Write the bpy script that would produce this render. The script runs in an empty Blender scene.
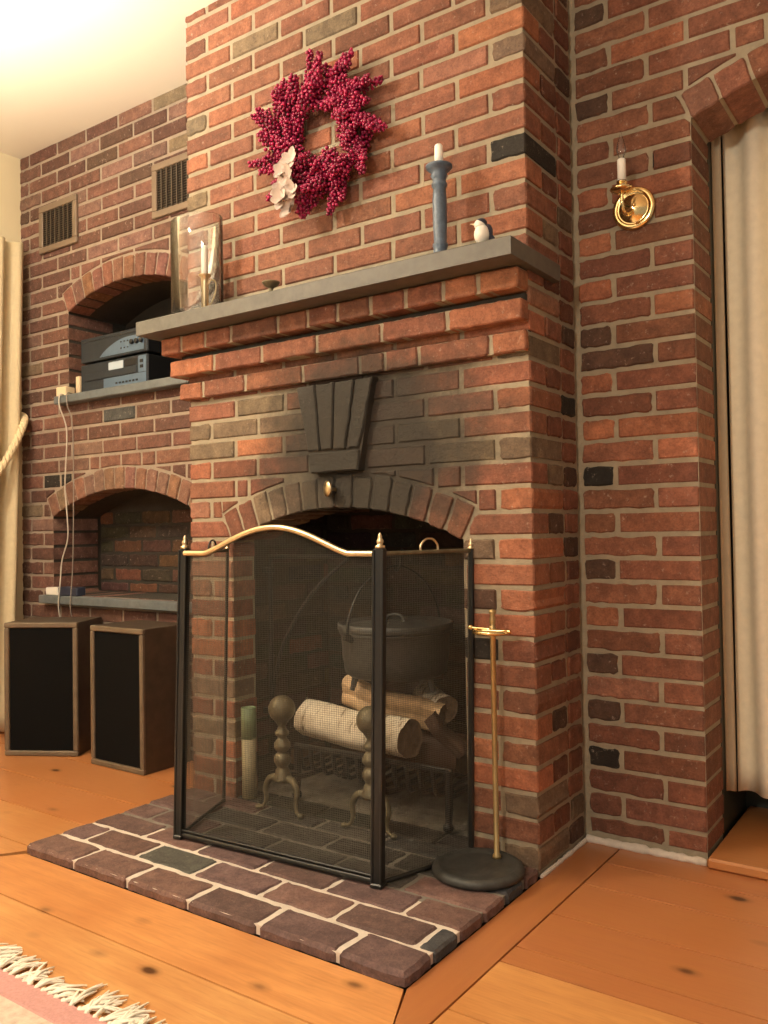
import bpy, math, random
from mathutils import Vector, Matrix
random.seed(11)
S = bpy.context.scene
COL = S.collection
PI = math.pi
rnd = random.uniform

# ------------------------------------------------------------------ helpers
class MB:
    def __init__(s):
        s.v = []; s.f = []; s.m = []; s.c = []; s.sm = []
    def add(s, vs, fs, mi=0, col=(1, 1, 1), smooth=False):
        o = len(s.v)
        s.v += [tuple(p) for p in vs]; s.c += [col] * len(vs)
        for f in fs:
            s.f.append(tuple(o + i for i in f)); s.m.append(mi); s.sm.append(smooth)
        return s

def quad(mb, a, b, c, d, mi=0, col=(1, 1, 1)):
    mb.add([a, b, c, d], [(0, 1, 2, 3)], mi, col)

def box(mb, x0, x1, y0, y1, z0, z1, bev=0.0, mi=0, col=(1, 1, 1), rot=0.0, piv=None):
    if bev <= 0:
        vs = [(x, y, z) for z in (z0, z1) for y in (y0, y1) for x in (x0, x1)]
        fs = [(0, 2, 3, 1), (4, 5, 7, 6), (0, 1, 5, 4), (2, 6, 7, 3), (0, 4, 6, 2), (1, 3, 7, 5)]
    else:
        vs = []; fs = []
        b = min(bev, (x1 - x0) * .45, (y1 - y0) * .45, (z1 - z0) * .45)
        idx = {}
        for sx in (0, 1):
            for sy in (0, 1):
                for sz in (0, 1):
                    c = [(x0, x1)[sx], (y0, y1)[sy], (z0, z1)[sz]]
                    for ax in range(3):
                        p = list(c)
                        for k in range(3):
                            if k != ax:
                                p[k] += b * (1 if (sx, sy, sz)[k] == 0 else -1)
                        idx[(sx, sy, sz, ax)] = len(vs); vs.append(tuple(p))
        I = idx
        for ax in range(3):
            o = [k for k in range(3) if k != ax]
            for s in (0, 1):
                def key(a, b_):
                    t = [0, 0, 0]; t[ax] = s; t[o[0]] = a; t[o[1]] = b_
                    return I[(t[0], t[1], t[2], ax)]
                f = [key(0, 0), key(1, 0), key(1, 1), key(0, 1)]
                fs.append(f)
        for e in range(3):
            o = [k for k in range(3) if k != e]
            for a in (0, 1):
                for b_ in (0, 1):
                    def kk(ev, ax):
                        t = [0, 0, 0]; t[e] = ev; t[o[0]] = a; t[o[1]] = b_
                        return I[(t[0], t[1], t[2], ax)]
                    fs.append([kk(0, o[0]), kk(1, o[0]), kk(1, o[1]), kk(0, o[1])])
        for sx in (0, 1):
            for sy in (0, 1):
                for sz in (0, 1):
                    fs.append([I[(sx, sy, sz, a)] for a in range(3)])
        ctr = Vector(((x0 + x1) / 2, (y0 + y1) / 2, (z0 + z1) / 2))
        out = []
        for f in fs:
            p = [Vector(vs[i]) for i in f]
            n = (p[1] - p[0]).cross(p[2] - p[0]); m = sum(p, Vector()) / len(p)
            out.append(tuple(f) if n.dot(m - ctr) > 0 else tuple(reversed(f)))
        fs = out
    if rot:
        c, s_ = math.cos(rot), math.sin(rot); px, py = piv or ((x0 + x1) / 2, (y0 + y1) / 2)
        vs = [(px + (x - px) * c - (y - py) * s_, py + (x - px) * s_ + (y - py) * c, z) for x, y, z in vs]
    mb.add(vs, fs, mi, col)
    return mb

def frame_of(t):
    t = t.normalized()
    a = Vector((0, 0, 1)) if abs(t.z) < .9 else Vector((1, 0, 0))
    u = t.cross(a).normalized(); return u, u.cross(t).normalized()

def tube(mb, pts, r, seg=10, mi=0, col=(1, 1, 1), cap=True, smooth=True):
    P = [Vector(p) for p in pts]; n = len(P)
    R = r if isinstance(r, (list, tuple)) else [r] * n
    vs = []; fs = []; pu = None
    for i in range(n):
        t = (P[min(i + 1, n - 1)] - P[max(i - 1, 0)])
        if t.length < 1e-9: t = Vector((0, 0, 1))
        if pu is None: u, w = frame_of(t)
        else:
            tn = t.normalized(); u = (pu - tn * pu.dot(tn))
            u = u.normalized() if u.length > 1e-6 else frame_of(t)[0]
            w = u.cross(tn)
        pu = u
        for k in range(seg):
            a = 2 * PI * k / seg
            vs.append(P[i] + (u * math.cos(a) + w * math.sin(a)) * R[i])
    for i in range(n - 1):
        for k in range(seg):
            k2 = (k + 1) % seg
            fs.append((i * seg + k, (i + 1) * seg + k, (i + 1) * seg + k2, i * seg + k2))
    mb.add(vs, fs, mi, col, smooth)
    if cap:
        mb.add(vs[:seg], [tuple(range(seg))], mi, col)
        mb.add(vs[-seg:], [tuple(reversed(range(seg)))], mi, col)
    return mb

def spline(pts, n=8):
    P = [Vector(p) for p in pts]; out = []
    for i in range(len(P) - 1):
        a = P[max(i - 1, 0)]; b = P[i]; c = P[i + 1]; d = P[min(i + 2, len(P) - 1)]
        for k in range(n):
            t = k / n
            out.append(.5 * ((2 * b) + (c - a) * t + (2 * a - 5 * b + 4 * c - d) * t * t + (3 * b - a - 3 * c + d) * t ** 3))
    out.append(P[-1]); return out

def lathe(mb, prof, c=(0, 0, 0), seg=28, mi=0, col=(1, 1, 1), sx=1.0, sy=1.0, smooth=True, M=None):
    vs = []; fs = []
    for r, z in prof:
        for k in range(seg):
            a = 2 * PI * k / seg
            p = Vector((r * math.cos(a) * sx, r * math.sin(a) * sy, z))
            if M is not None: p = M @ p
            vs.append((p.x + c[0], p.y + c[1], p.z + c[2]))
    n = len(prof)
    for i in range(n - 1):
        for k in range(seg):
            k2 = (k + 1) % seg
            fs.append((i * seg + k, i * seg + k2, (i + 1) * seg + k2, (i + 1) * seg + k))
    fs.append(tuple(reversed(range(seg)))) if prof[0][0] > 1e-4 else None
    fs.append(tuple((n - 1) * seg + k for k in range(seg))) if prof[-1][0] > 1e-4 else None
    mb.add(vs, [f for f in fs if f], mi, col, smooth)
    return mb

def ico(sub=1):
    t = (1 + 5 ** .5) / 2
    v = [Vector(p).normalized() for p in [(-1, t, 0), (1, t, 0), (-1, -t, 0), (1, -t, 0), (0, -1, t), (0, 1, t), (0, -1, -t), (0, 1, -t), (t, 0, -1), (t, 0, 1), (-t, 0, -1), (-t, 0, 1)]]
    f = [(0, 11, 5), (0, 5, 1), (0, 1, 7), (0, 7, 10), (0, 10, 11), (1, 5, 9), (5, 11, 4), (11, 10, 2), (10, 7, 6), (7, 1, 8), (3, 9, 4), (3, 4, 2), (3, 2, 6), (3, 6, 8), (3, 8, 9), (4, 9, 5), (2, 4, 11), (6, 2, 10), (8, 6, 7), (9, 8, 1)]
    for _ in range(sub):
        cache = {}; nf = []
        def mid(a, b):
            k = (min(a, b), max(a, b))
            if k not in cache:
                cache[k] = len(v); v.append(((v[a] + v[b]) / 2).normalized())
            return cache[k]
        for a, b, c in f:
            x, y, z = mid(a, b), mid(b, c), mid(c, a)
            nf += [(a, x, z), (b, y, x), (c, z, y), (x, y, z)]
        f = nf
    return v, f
ICO1 = ico(1); ICO2 = ico(2)
def ball(mb, c, r, sc=(1, 1, 1), hi=True, mi=0, col=(1, 1, 1)):
    V, F = ICO2 if hi else ICO1
    mb.add([(c[0] + p.x * r * sc[0], c[1] + p.y * r * sc[1], c[2] + p.z * r * sc[2]) for p in V], F, mi, col, True)
    return mb

WL = {}
def obj(name, mb, mats, parent=None, local=False):
    me = bpy.data.meshes.new(name)
    off = Vector((0, 0, 0))
    if parent is not None and not local: off = WL[parent.name]
    me.from_pydata([(x - off.x, y - off.y, z - off.z) for x, y, z in mb.v], [], mb.f)
    at = me.attributes.new('tint', 'FLOAT_COLOR', 'POINT')
    buf = []
    for c in mb.c: buf += [c[0], c[1], c[2], 1.0]
    at.data.foreach_set('color', buf)
    me.polygons.foreach_set('use_smooth', mb.sm)
    for m in (mats if isinstance(mats, (list, tuple)) else [mats]): me.materials.append(m)
    me.polygons.foreach_set('material_index', mb.m)
    me.update()
    o = bpy.data.objects.new(name, me); COL.objects.link(o)
    if parent is not None: o.parent = parent
    WL[o.name] = off.copy()
    return o

def thing(name, label, cat, loc=(0, 0, 0), rz=0.0, group=None):
    o = bpy.data.objects.new(name, None); COL.objects.link(o)
    o.location = loc; o.rotation_euler = (0, 0, rz); o.empty_display_size = .05
    o['label'] = label; o['category'] = cat
    if group: o['group'] = group
    WL[o.name] = Vector(loc)
    return o
def tag(o, label, cat, group=None):
    o['label'] = label; o['category'] = cat
    if group: o['group'] = group
    return o
def struct(o):
    o['kind'] = 'structure'; return o
def dup(root, loc, rz, label):
    r = root.copy(); COL.objects.link(r); r.location = loc; r.rotation_euler = (0, 0, rz); r['label'] = label
    for ch in list(root.children):
        c = ch.copy(); COL.objects.link(c); c.parent = r
        for g in list(ch.children):
            d = g.copy(); COL.objects.link(d); d.parent = c
    return r

# ------------------------------------------------------------------ camera (solved from the photograph)
CF, CAM = 845.81, Vector((.9573, -2.0558, .9196))
YAW, PIT, ROL = .61, .0205, -.0157
fw = Vector((-math.sin(YAW) * math.cos(PIT), math.cos(YAW) * math.cos(PIT), math.sin(PIT)))
r0 = Vector((math.cos(YAW), math.sin(YAW), 0)); u0 = r0.cross(fw)
rt = r0 * math.cos(ROL) + u0 * math.sin(ROL); up = -r0 * math.sin(ROL) + u0 * math.cos(ROL)
cd = bpy.data.cameras.new('camera'); co = bpy.data.objects.new('camera', cd); COL.objects.link(co)
co.matrix_world = Matrix(((rt.x, up.x, -fw.x, CAM.x), (rt.y, up.y, -fw.y, CAM.y), (rt.z, up.z, -fw.z, CAM.z), (0, 0, 0, 1)))
cd.sensor_fit = 'VERTICAL'; cd.sensor_height = 24; cd.lens = CF / 1024 * 24
cd.clip_start = .02; S.camera = co
def ray(x, y): return fw + rt * ((x - 384) / CF) - up * ((y - 512) / CF)
def unp(x, y, ax, val):
    d = ray(x, y); return CAM + d * ((val - CAM[ax]) / d[ax])

# ------------------------------------------------------------------ materials
def new_mat(name):
    m = bpy.data.materials.new(name); m.use_nodes = True
    nt = m.node_tree; b = nt.nodes['Principled BSDF']; return m, nt, b
def N(nt, t, **kw):
    n = nt.nodes.new(t)
    for k, v in kw.items():
        if hasattr(n, k): setattr(n, k, v)
        else: n.inputs[k].default_value = v
    return n
def L(nt, a, b): nt.links.new(a, b)
def mixc(nt, fac, a, b, mode='MIX'):
    n = nt.nodes.new('ShaderNodeMix'); n.data_type = 'RGBA'; n.blend_type = mode
    def put(i, v):
        if hasattr(v, 'is_output') or hasattr(v, 'links'): nt.links.new(v, n.inputs[i])
        else: n.inputs[i].default_value = v if i == 0 else (*v, 1) if len(v) == 3 else v
    put(0, fac); put(6, a); put(7, b); return n.outputs[2]
def ramp(nt, src, stops):
    n = nt.nodes.new('ShaderNodeValToRGB'); L(nt, src, n.inputs[0])
    e = n.color_ramp.elements
    while len(e) < len(stops): e.new(.5)
    for i, (p, c) in enumerate(stops):
        e[i].position = p; e[i].color = (c, c, c, 1) if not isinstance(c, tuple) else (*c, 1)
    return n.outputs[0]
def noise(nt, vec, scale, detail=4, rough=.6):
    n = N(nt, 'ShaderNodeTexNoise'); n.inputs['Scale'].default_value = scale
    n.inputs['Detail'].default_value = detail; n.inputs['Roughness'].default_value = rough
    if vec is not None: L(nt, vec, n.inputs['Vector'])
    return n.outputs[0]
def bump(nt, b, h, strength=.4, dist=.004):
    n = N(nt, 'ShaderNodeBump'); n.inputs['Strength'].default_value = strength; n.inputs['Distance'].default_value = dist
    L(nt, h, n.inputs['Height']); L(nt, n.outputs[0], b.inputs['Normal'])
def geo_pos(nt): return N(nt, 'ShaderNodeTexCoord').outputs['Object']

def plain(name, col, rough=.5, metal=0.0, var=0.0, scale=20, bmp=0.0, spec=.5, coat=0.0, dist=.003):
    m, nt, b = new_mat(name)
    b.inputs['Roughness'].default_value = rough; b.inputs['Metallic'].default_value = metal
    b.inputs['Specular IOR Level'].default_value = spec; b.inputs['Coat Weight'].default_value = coat
    p = geo_pos(nt); n = noise(nt, p, scale)
    c0 = tuple(x * (1 - var) for x in col); c1 = tuple(min(1, x * (1 + var)) for x in col)
    L(nt, mixc(nt, ramp(nt, n, [(.3, 0.), (.7, 1.)]), c0, c1), b.inputs['Base Color'])
    if bmp: bump(nt, b, n, bmp, dist)
    return m

def soot_mask(nt, pos):
    # stain on the brickwork over the fire opening, a blotch of its own with ragged edge
    sp = N(nt, 'ShaderNodeSeparateXYZ'); L(nt, pos, sp.inputs[0])
    def mth(op, a, b_=None):
        n = nt.nodes.new('ShaderNodeMath'); n.operation = op
        for i, v in enumerate((a, b_)):
            if v is None: continue
            if isinstance(v, (int, float)): n.inputs[i].default_value = v
            else: L(nt, v, n.inputs[i])
        return n.outputs[0]
    dx = mth('DIVIDE', mth('SUBTRACT', sp.outputs[0], .118), .50)   # object space: the fireplace stands at x = -.658
    dz = mth('DIVIDE', mth('SUBTRACT', sp.outputs[2], 1.16), .37)
    d = mth('SQRT', mth('ADD', mth('MULTIPLY', dx, dx), mth('MULTIPLY', dz, dz)))
    d = mth('ADD', d, mth('MULTIPLY', mth('SUBTRACT', noise(nt, pos, 7, 5, .65), .5), .9))
    return ramp(nt, d, [(.45, .96), (.74, .70), (1.08, 0.)])

def brick_mat(name, soot=False, speck=.5):
    m, nt, b = new_mat(name)
    pos = geo_pos(nt)
    a = N(nt, 'ShaderNodeAttribute'); a.attribute_name = 'tint'
    n1 = noise(nt, pos, 26, 6, .7); n2 = noise(nt, pos, 160, 3, .7); n3 = noise(nt, pos, 60, 5, .75)
    n5 = noise(nt, pos, 11, 5, .7)
    c = mixc(nt, ramp(nt, n1, [(.36, .0), (.62, .75)]), a.outputs['Color'], (.50, .50, .53), 'MULTIPLY')
    c = mixc(nt, ramp(nt, n5, [(.5, .0), (.66, .8)]), c, (1.3, 1.33, 1.35), 'MULTIPLY')
    c = mixc(nt, ramp(nt, n2, [(.32, .5), (.55, .0)]), c, (.45, .45, .45), 'MULTIPLY')
    c = mixc(nt, ramp(nt, n3, [(.60, .0), (.72, speck)]), c, (.60, .48, .38))
    if soot: c = mixc(nt, soot_mask(nt, pos), c, (.033, .029, .023))
    L(nt, c, b.inputs['Base Color'])
    b.inputs['Roughness'].default_value = .72; b.inputs['Specular IOR Level'].default_value = .35
    n4 = noise(nt, pos, 45, 8, .75); bump(nt, b, n4, .9, .008)
    return m
def mortar_mat(name, col, soot=False):
    m, nt, b = new_mat(name)
    pos = geo_pos(nt); n1 = noise(nt, pos, 18, 6, .7); n2 = noise(nt, pos, 120, 5, .7)
    c = mixc(nt, ramp(nt, n1, [(.3, 0.), (.7, 1.)]), tuple(x * .72 for x in col), col)
    if soot: c = mixc(nt, soot_mask(nt, pos), c, (.030, .026, .021))
    L(nt, c, b.inputs['Base Color']); b.inputs['Roughness'].default_value = .95
    bump(nt, b, n2, .8, .005)
    return m

MORT = (.39, .33, .235)
M = {}
M['brick'] = brick_mat('red_brick'); M['brick_soot'] = brick_mat('sooty_red_brick', True)
M['brick_plain'] = brick_mat('paver_brick', False, .2)
M['mortar'] = mortar_mat('mortar', MORT); M['mortar_pink'] = mortar_mat('pink_mortar', (.37, .295, .225))
M['mortar_soot'] = mortar_mat('sooty_mortar', MORT, True)
M['mortar_dark'] = mortar_mat('blackened_shaded_mortar', (.048, .040, .030))  # soot in the firebox, shade put into the colour between corbels
M['mortar_grey'] = mortar_mat('ashy_mortar', (.24, .215, .18))
M['mortar_pale'] = mortar_mat('pale_mortar', (.78, .69, .60))
M['plaster'] = plain('cream_plaster', (.80, .70, .47), .9, var=.02, scale=3)
M['ceiling'] = plain('ceiling_paint', (.86, .80, .68), .95, var=.015, scale=2)
M['slate'] = plain('grey_slate', (.105, .098, .084), .55, var=.18, scale=30, bmp=.25)
M['bluestone'] = plain('blue_stone', (.12, .135, .14), .5, var=.2, scale=25, bmp=.2)
M['black_iron'] = plain('black_iron', (.018, .018, .017), .5, .3, var=.2, scale=50, bmp=.15)
M['black_paint'] = plain('black_paint', (.012, .012, .011), .38, 0, var=.1)
M['wire'] = plain('screen_wire', (.11, .105, .088), .45, .5, var=.05)
M['cast_iron'] = plain('cast_iron', (.050, .050, .046), .55, .2, var=.25, scale=60, bmp=.3)
M['brass'] = plain('polished_brass', (.88, .66, .32), .16, 1.0, var=.04)
M['brass_old'] = plain('tarnished_brass', (.17, .145, .090), .5, .6, var=.3, scale=25, bmp=.1)
M['brass_mid'] = plain('aged_brass', (.68, .56, .36), .3, 1.0, var=.12, scale=30)
M['rod_brass'] = plain('satin_brass', (.42, .30, .14), .38, .8, var=.15)
M['wax'] = plain('candle_wax', (.93, .90, .82), .5, var=.02)
M['blue_wood'] = plain('slate_blue_paint', (.085, .12, .17), .42, var=.3, scale=60, bmp=.1)
M['walnut'] = plain('dark_walnut', (.060, .041, .028), .42, var=.25, scale=18)
M['walnut_edge'] = plain('walnut_edging', (.13, .095, .062), .4, var=.2, scale=18)
M['grille'] = plain('black_grille_cloth', (.0045, .0045, .0045), .95, var=.2, scale=400, bmp=.2, spec=.1)
M['cream_cloth'] = plain('cream_curtain', (.93, .86, .68), .9, var=.05, scale=40, bmp=.1)
M['tied_cloth'] = plain('straw_cream_curtain', (.60, .50, .32), .9, var=.06, scale=40, bmp=.1)
M['taupe_cloth'] = plain('curtain_lining', (.50, .40, .27), .9, var=.05, scale=40)
M['rope'] = plain('cotton_rope', (.72, .58, .36), .9, var=.2, scale=150, bmp=.4)
M['plastic_black'] = plain('black_plastic', (.012, .013, .015), .35)
M['panel_grey'] = plain('brushed_grey_panel', (.045, .055, .068), .35, .5, var=.1)
M['panel_silver'] = plain('silver_blue_panel', (.16, .24, .35), .3, .5, var=.08)
M['display'] = plain('pale_display', (.42, .50, .58), .25)
M['white_plastic'] = plain('white_plastic', (.80, .76, .68), .4)
M['cream_card'] = plain('cream_cardboard', (.72, .56, .36), .7)
M['navy'] = plain('dark_navy_plastic', (.03, .035, .06), .4)
M['vent_frame'] = plain('taupe_vent_paint', (.20, .145, .10), .5, .2, var=.08)
M['vent_dark'] = plain('dark_vent', (.022, .018, .014), .6)
M['vent_slat'] = plain('brown_vent_slat', (.075, .055, .038), .5, .2)
M['berry'] = None
M['white_cloth'] = plain('white_ribbon', (.60, .50, .44), .85, var=.06, scale=60)
M['twig'] = plain('brown_twig', (.07, .035, .02), .8)
M['green_tin'] = plain('pale_green_card', (.20, .27, .15), .5, var=.08)
M['straw_tin'] = plain('straw_card', (.42, .36, .22), .55, var=.1, scale=60)
M['ash'] = plain('grey_ash', (.16, .14, .11), .95, var=.4, scale=14, bmp=.8, dist=.01)
M['rug_pink'] = plain('dusty_pink_wool', (.50, .26, .24), .95, var=.12, scale=150, bmp=.5)
M['rug_pale'] = plain('pale_rose_wool', (.56, .44, .36), .95, var=.2, scale=50, bmp=.5)
M['fringe'] = plain('ivory_cotton', (.86, .80, .68), .9, var=.08, scale=80)
M['endgrain'] = plain('cut_log_end', (.17, .115, .07), .85, var=.35, scale=50, bmp=.3)
M['split_wood'] = plain('split_log_wood', (.55, .38, .22), .8, var=.3, scale=30, bmp=.4)
M['dark_green'] = plain('dark_green_paint', (.035, .04, .03), .5, var=.1)
M['black'] = plain('matt_black', (.008, .008, .007), .9)
m, nt, b = new_mat('crimson_berry'); M['berry'] = m
a = N(nt, 'ShaderNodeAttribute'); a.attribute_name = 'tint'; L(nt, a.outputs['Color'], b.inputs['Base Color'])
b.inputs['Roughness'].default_value = .28
m, nt, b = new_mat('clear_glass'); M['glass'] = m
nt.nodes.remove(b); fr = N(nt, 'ShaderNodeLayerWeight'); fr.inputs['Blend'].default_value = .22
tr = N(nt, 'ShaderNodeBsdfTransparent'); tr.inputs[0].default_value = (.985, .985, .98, 1); gl = N(nt, 'ShaderNodeBsdfGlossy'); gl.inputs['Roughness'].default_value = .03
mx = N(nt, 'ShaderNodeMixShader'); L(nt, ramp(nt, fr.outputs['Fresnel'], [(0., .04), (1., .9)]), mx.inputs[0]); L(nt, tr.outputs[0], mx.inputs[1]); L(nt, gl.outputs[0], mx.inputs[2])
L(nt, mx.outputs[0], nt.nodes['Material Output'].inputs['Surface'])
m, nt, b = new_mat('birch_bark'); M['birch'] = m
pos = geo_pos(nt); mp = N(nt, 'ShaderNodeMapping'); mp.inputs['Scale'].default_value = (60, 14, 14); L(nt, pos, mp.inputs[0])
n1 = noise(nt, mp.outputs[0], 1.0, 4, .6); n2 = noise(nt, pos, 22, 5, .65)
c = mixc(nt, ramp(nt, n1, [(.58, 0.), (.68, .85)]), (.74, .66, .52), (.12, .08, .05))
c = mixc(nt, ramp(nt, n2, [(.45, 0.), (.75, .6)]), c, (.42, .30, .18)); L(nt, c, b.inputs['Base Color'])
b.inputs['Roughness'].default_value = .75; bump(nt, b, n2, .5, .006)

def wood_mat(name, along_y=False):
    m, nt, b = new_mat(name)
    pos = geo_pos(nt); a = N(nt, 'ShaderNodeAttribute'); a.attribute_name = 'tint'
    mp = N(nt, 'ShaderNodeMapping'); L(nt, pos, mp.inputs[0])
    mp.inputs['Scale'].default_value = (22, 2.2, 1) if along_y else (2.2, 22, 1)
    n1 = noise(nt, mp.outputs[0], 1.6, 6, .6); n2 = noise(nt, mp.outputs[0], 6.5, 3, .5); n3 = noise(nt, pos, 3.2, 3, .5)
    c = mixc(nt, ramp(nt, n1, [(.35, .0), (.68, .62)]), a.outputs['Color'], (.46, .19, .06))
    c = mixc(nt, ramp(nt, n2, [(.5, .0), (.75, .28)]), c, (.30, .115, .04))
    c = mixc(nt, ramp(nt, n3, [(.4, .0), (.7, .5)]), c, (.42, .15, .045))
    mp2 = N(nt, 'ShaderNodeMapping'); L(nt, pos, mp2.inputs[0])
    mp2.inputs['Scale'].default_value = (7.5, 4.2, 0) if along_y else (4.2, 7.5, 0)
    vo = N(nt, 'ShaderNodeTexVoronoi'); vo.inputs['Scale'].default_value = 1.0; vo.inputs['Randomness'].default_value = 1.0
    L(nt, mp2.outputs[0], vo.inputs['Vector'])
    c = mixc(nt, ramp(nt, vo.outputs['Distance'], [(.055, .88), (.11, .25), (.17, 0.)]), c, (.045, .014, .006))
    L(nt, c, b.inputs['Base Color'])
    b.inputs['Roughness'].default_value = .33; b.inputs['Specular IOR Level'].default_value = .45
    b.inputs['Coat Weight'].default_value = .25; b.inputs['Coat Roughness'].default_value = .25
    bump(nt, b, n1, .06, .004)
    return m
M['wood_x'] = wood_mat('pine_boards'); M['wood_y'] = wood_mat('pine_border_board', True)

# ------------------------------------------------------------------ brickwork
PAL = {'r': (.300, .120, .071), 'o': (.43, .165, .087), 'd': (.13, .070, .046), 'k': (.036, .031, .024),
       't': (.235, .165, .105), 'p': (.35, .165, .105), 'g': (.085, .080, .072), 'm': (.235, .095, .058)}
def brick_col(code=None, mix='rrrrrmmdpot', lo=.7, hi=1.25):
    c = PAL[code or random.choice(mix)]; k = rnd(lo - .08, hi + .06) if code is None else rnd(.9, 1.08)
    return tuple(min(1, x * k * rnd(.96, 1.04)) for x in c)

def add_brick(mb, poly, mp, prot, deep, col, bev=.004, jit=.002, corner=.010, mi=0, step=.022):
    # poly: CCW corner list in (u,v); mp(u,v,d) -> xyz with d positive toward the viewer
    n = len(poly); pts = []
    for i in range(n):
        p0 = Vector(poly[i - 1]).to_2d(); p = Vector(poly[i]).to_2d(); p1 = Vector(poly[(i + 1) % n]).to_2d()
        a = (p0 - p); b_ = (p1 - p); la, lb = a.length, b_.length
        if la < 1e-6 or lb < 1e-6: continue
        ca = min(corner * rnd(.4, 1.5), la * .3); cb = min(corner * rnd(.4, 1.5), lb * .3)
        ang = a.normalized().dot(b_.normalized())
        if ang < -.9:
            pts.append(p)
        else:
            pts.append(p + a.normalized() * ca); pts.append(p + (a.normalized() * ca + b_.normalized() * cb) * .22); pts.append(p + b_.normalized() * cb)
        k = int(max(0, (lb - 2 * corner)) / step)
        for j in range(1, k + 1):
            q = p + b_ * (j / (k + 1)); pts.append(q)
    pts = [q + Vector((rnd(-jit, jit), rnd(-jit, jit))) for q in pts]
    n = len(pts)
    if n < 3: return
    ins = []
    for i in range(n):
        t = (pts[(i + 1) % n] - pts[i - 1]);
        if t.length < 1e-9: ins.append(pts[i]); continue
        t.normalize(); ins.append(pts[i] + Vector((-t.y, t.x)) * bev)
    vs = [mp(q.x, q.y, -deep) for q in pts] + [mp(q.x, q.y, prot - bev) for q in pts] + [mp(q.x, q.y, prot + rnd(-.0006, .0006)) for q in ins]
    fs = []
    for r_ in (0, 1):
        for i in range(n):
            j = (i + 1) % n; fs.append((r_ * n + i, r_ * n + j, (r_ + 1) * n + j, (r_ + 1) * n + i))
    fs.append(tuple(range(2 * n, 3 * n)))
    mb.add(vs, fs, mi, col)

class Arch:
    def __init__(s, cx, w, bottom, spring, rise, t=.10, n=12, j=.009):
        s.cx, s.w, s.bot, s.sp, s.rise, s.t, s.n, s.j = cx, w, bottom, spring, rise, t, n, j
        s.R = (w * w + rise * rise) / (2 * rise); s.cz = spring + rise - s.R; s.a = math.asin(w / s.R)
        s.Ro = s.R + t; s.wo = s.Ro * math.sin(s.a)
    def z(s, u):
        return s.cz + math.sqrt(max(0, s.R ** 2 - (u - s.cx) ** 2))
    def inner(s, u):
        return (s.bot, s.z(u)) if abs(u - s.cx) < s.w else None
    def block(s, u):
        du = abs(u - s.cx)
        if du >= s.wo + s.j: return None
        top = s.cz + math.sqrt(max(1e-6, (s.Ro + s.j) ** 2 - du * du))
        if du < s.w + .0005: return (s.bot, top)
        lo = s.cz + du / math.tan(s.a) - s.j
        if s.t <= 0 or lo > top: return None
        return (lo, top)
    def voussoirs(s, mb, mp, prot, deep, colf, mi=0):
        da = 2 * s.a / s.n
        for k in range(s.n):
            a0 = -s.a + da * k; a1 = a0 + da
            gi = s.j * .5 / s.R
            a0 += gi; a1 -= gi
            P = lambda a_, r_: (s.cx + r_ * math.sin(a_), s.cz + r_ * math.cos(a_))
            ro = s.Ro + rnd(-.006, .006)
            add_brick(mb, [P(a0, s.R), P(a1, s.R), P(a1, ro), P(a0, ro)], mp, prot, deep, colf((a0 + a1) / 2, k), mi=mi)

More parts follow.
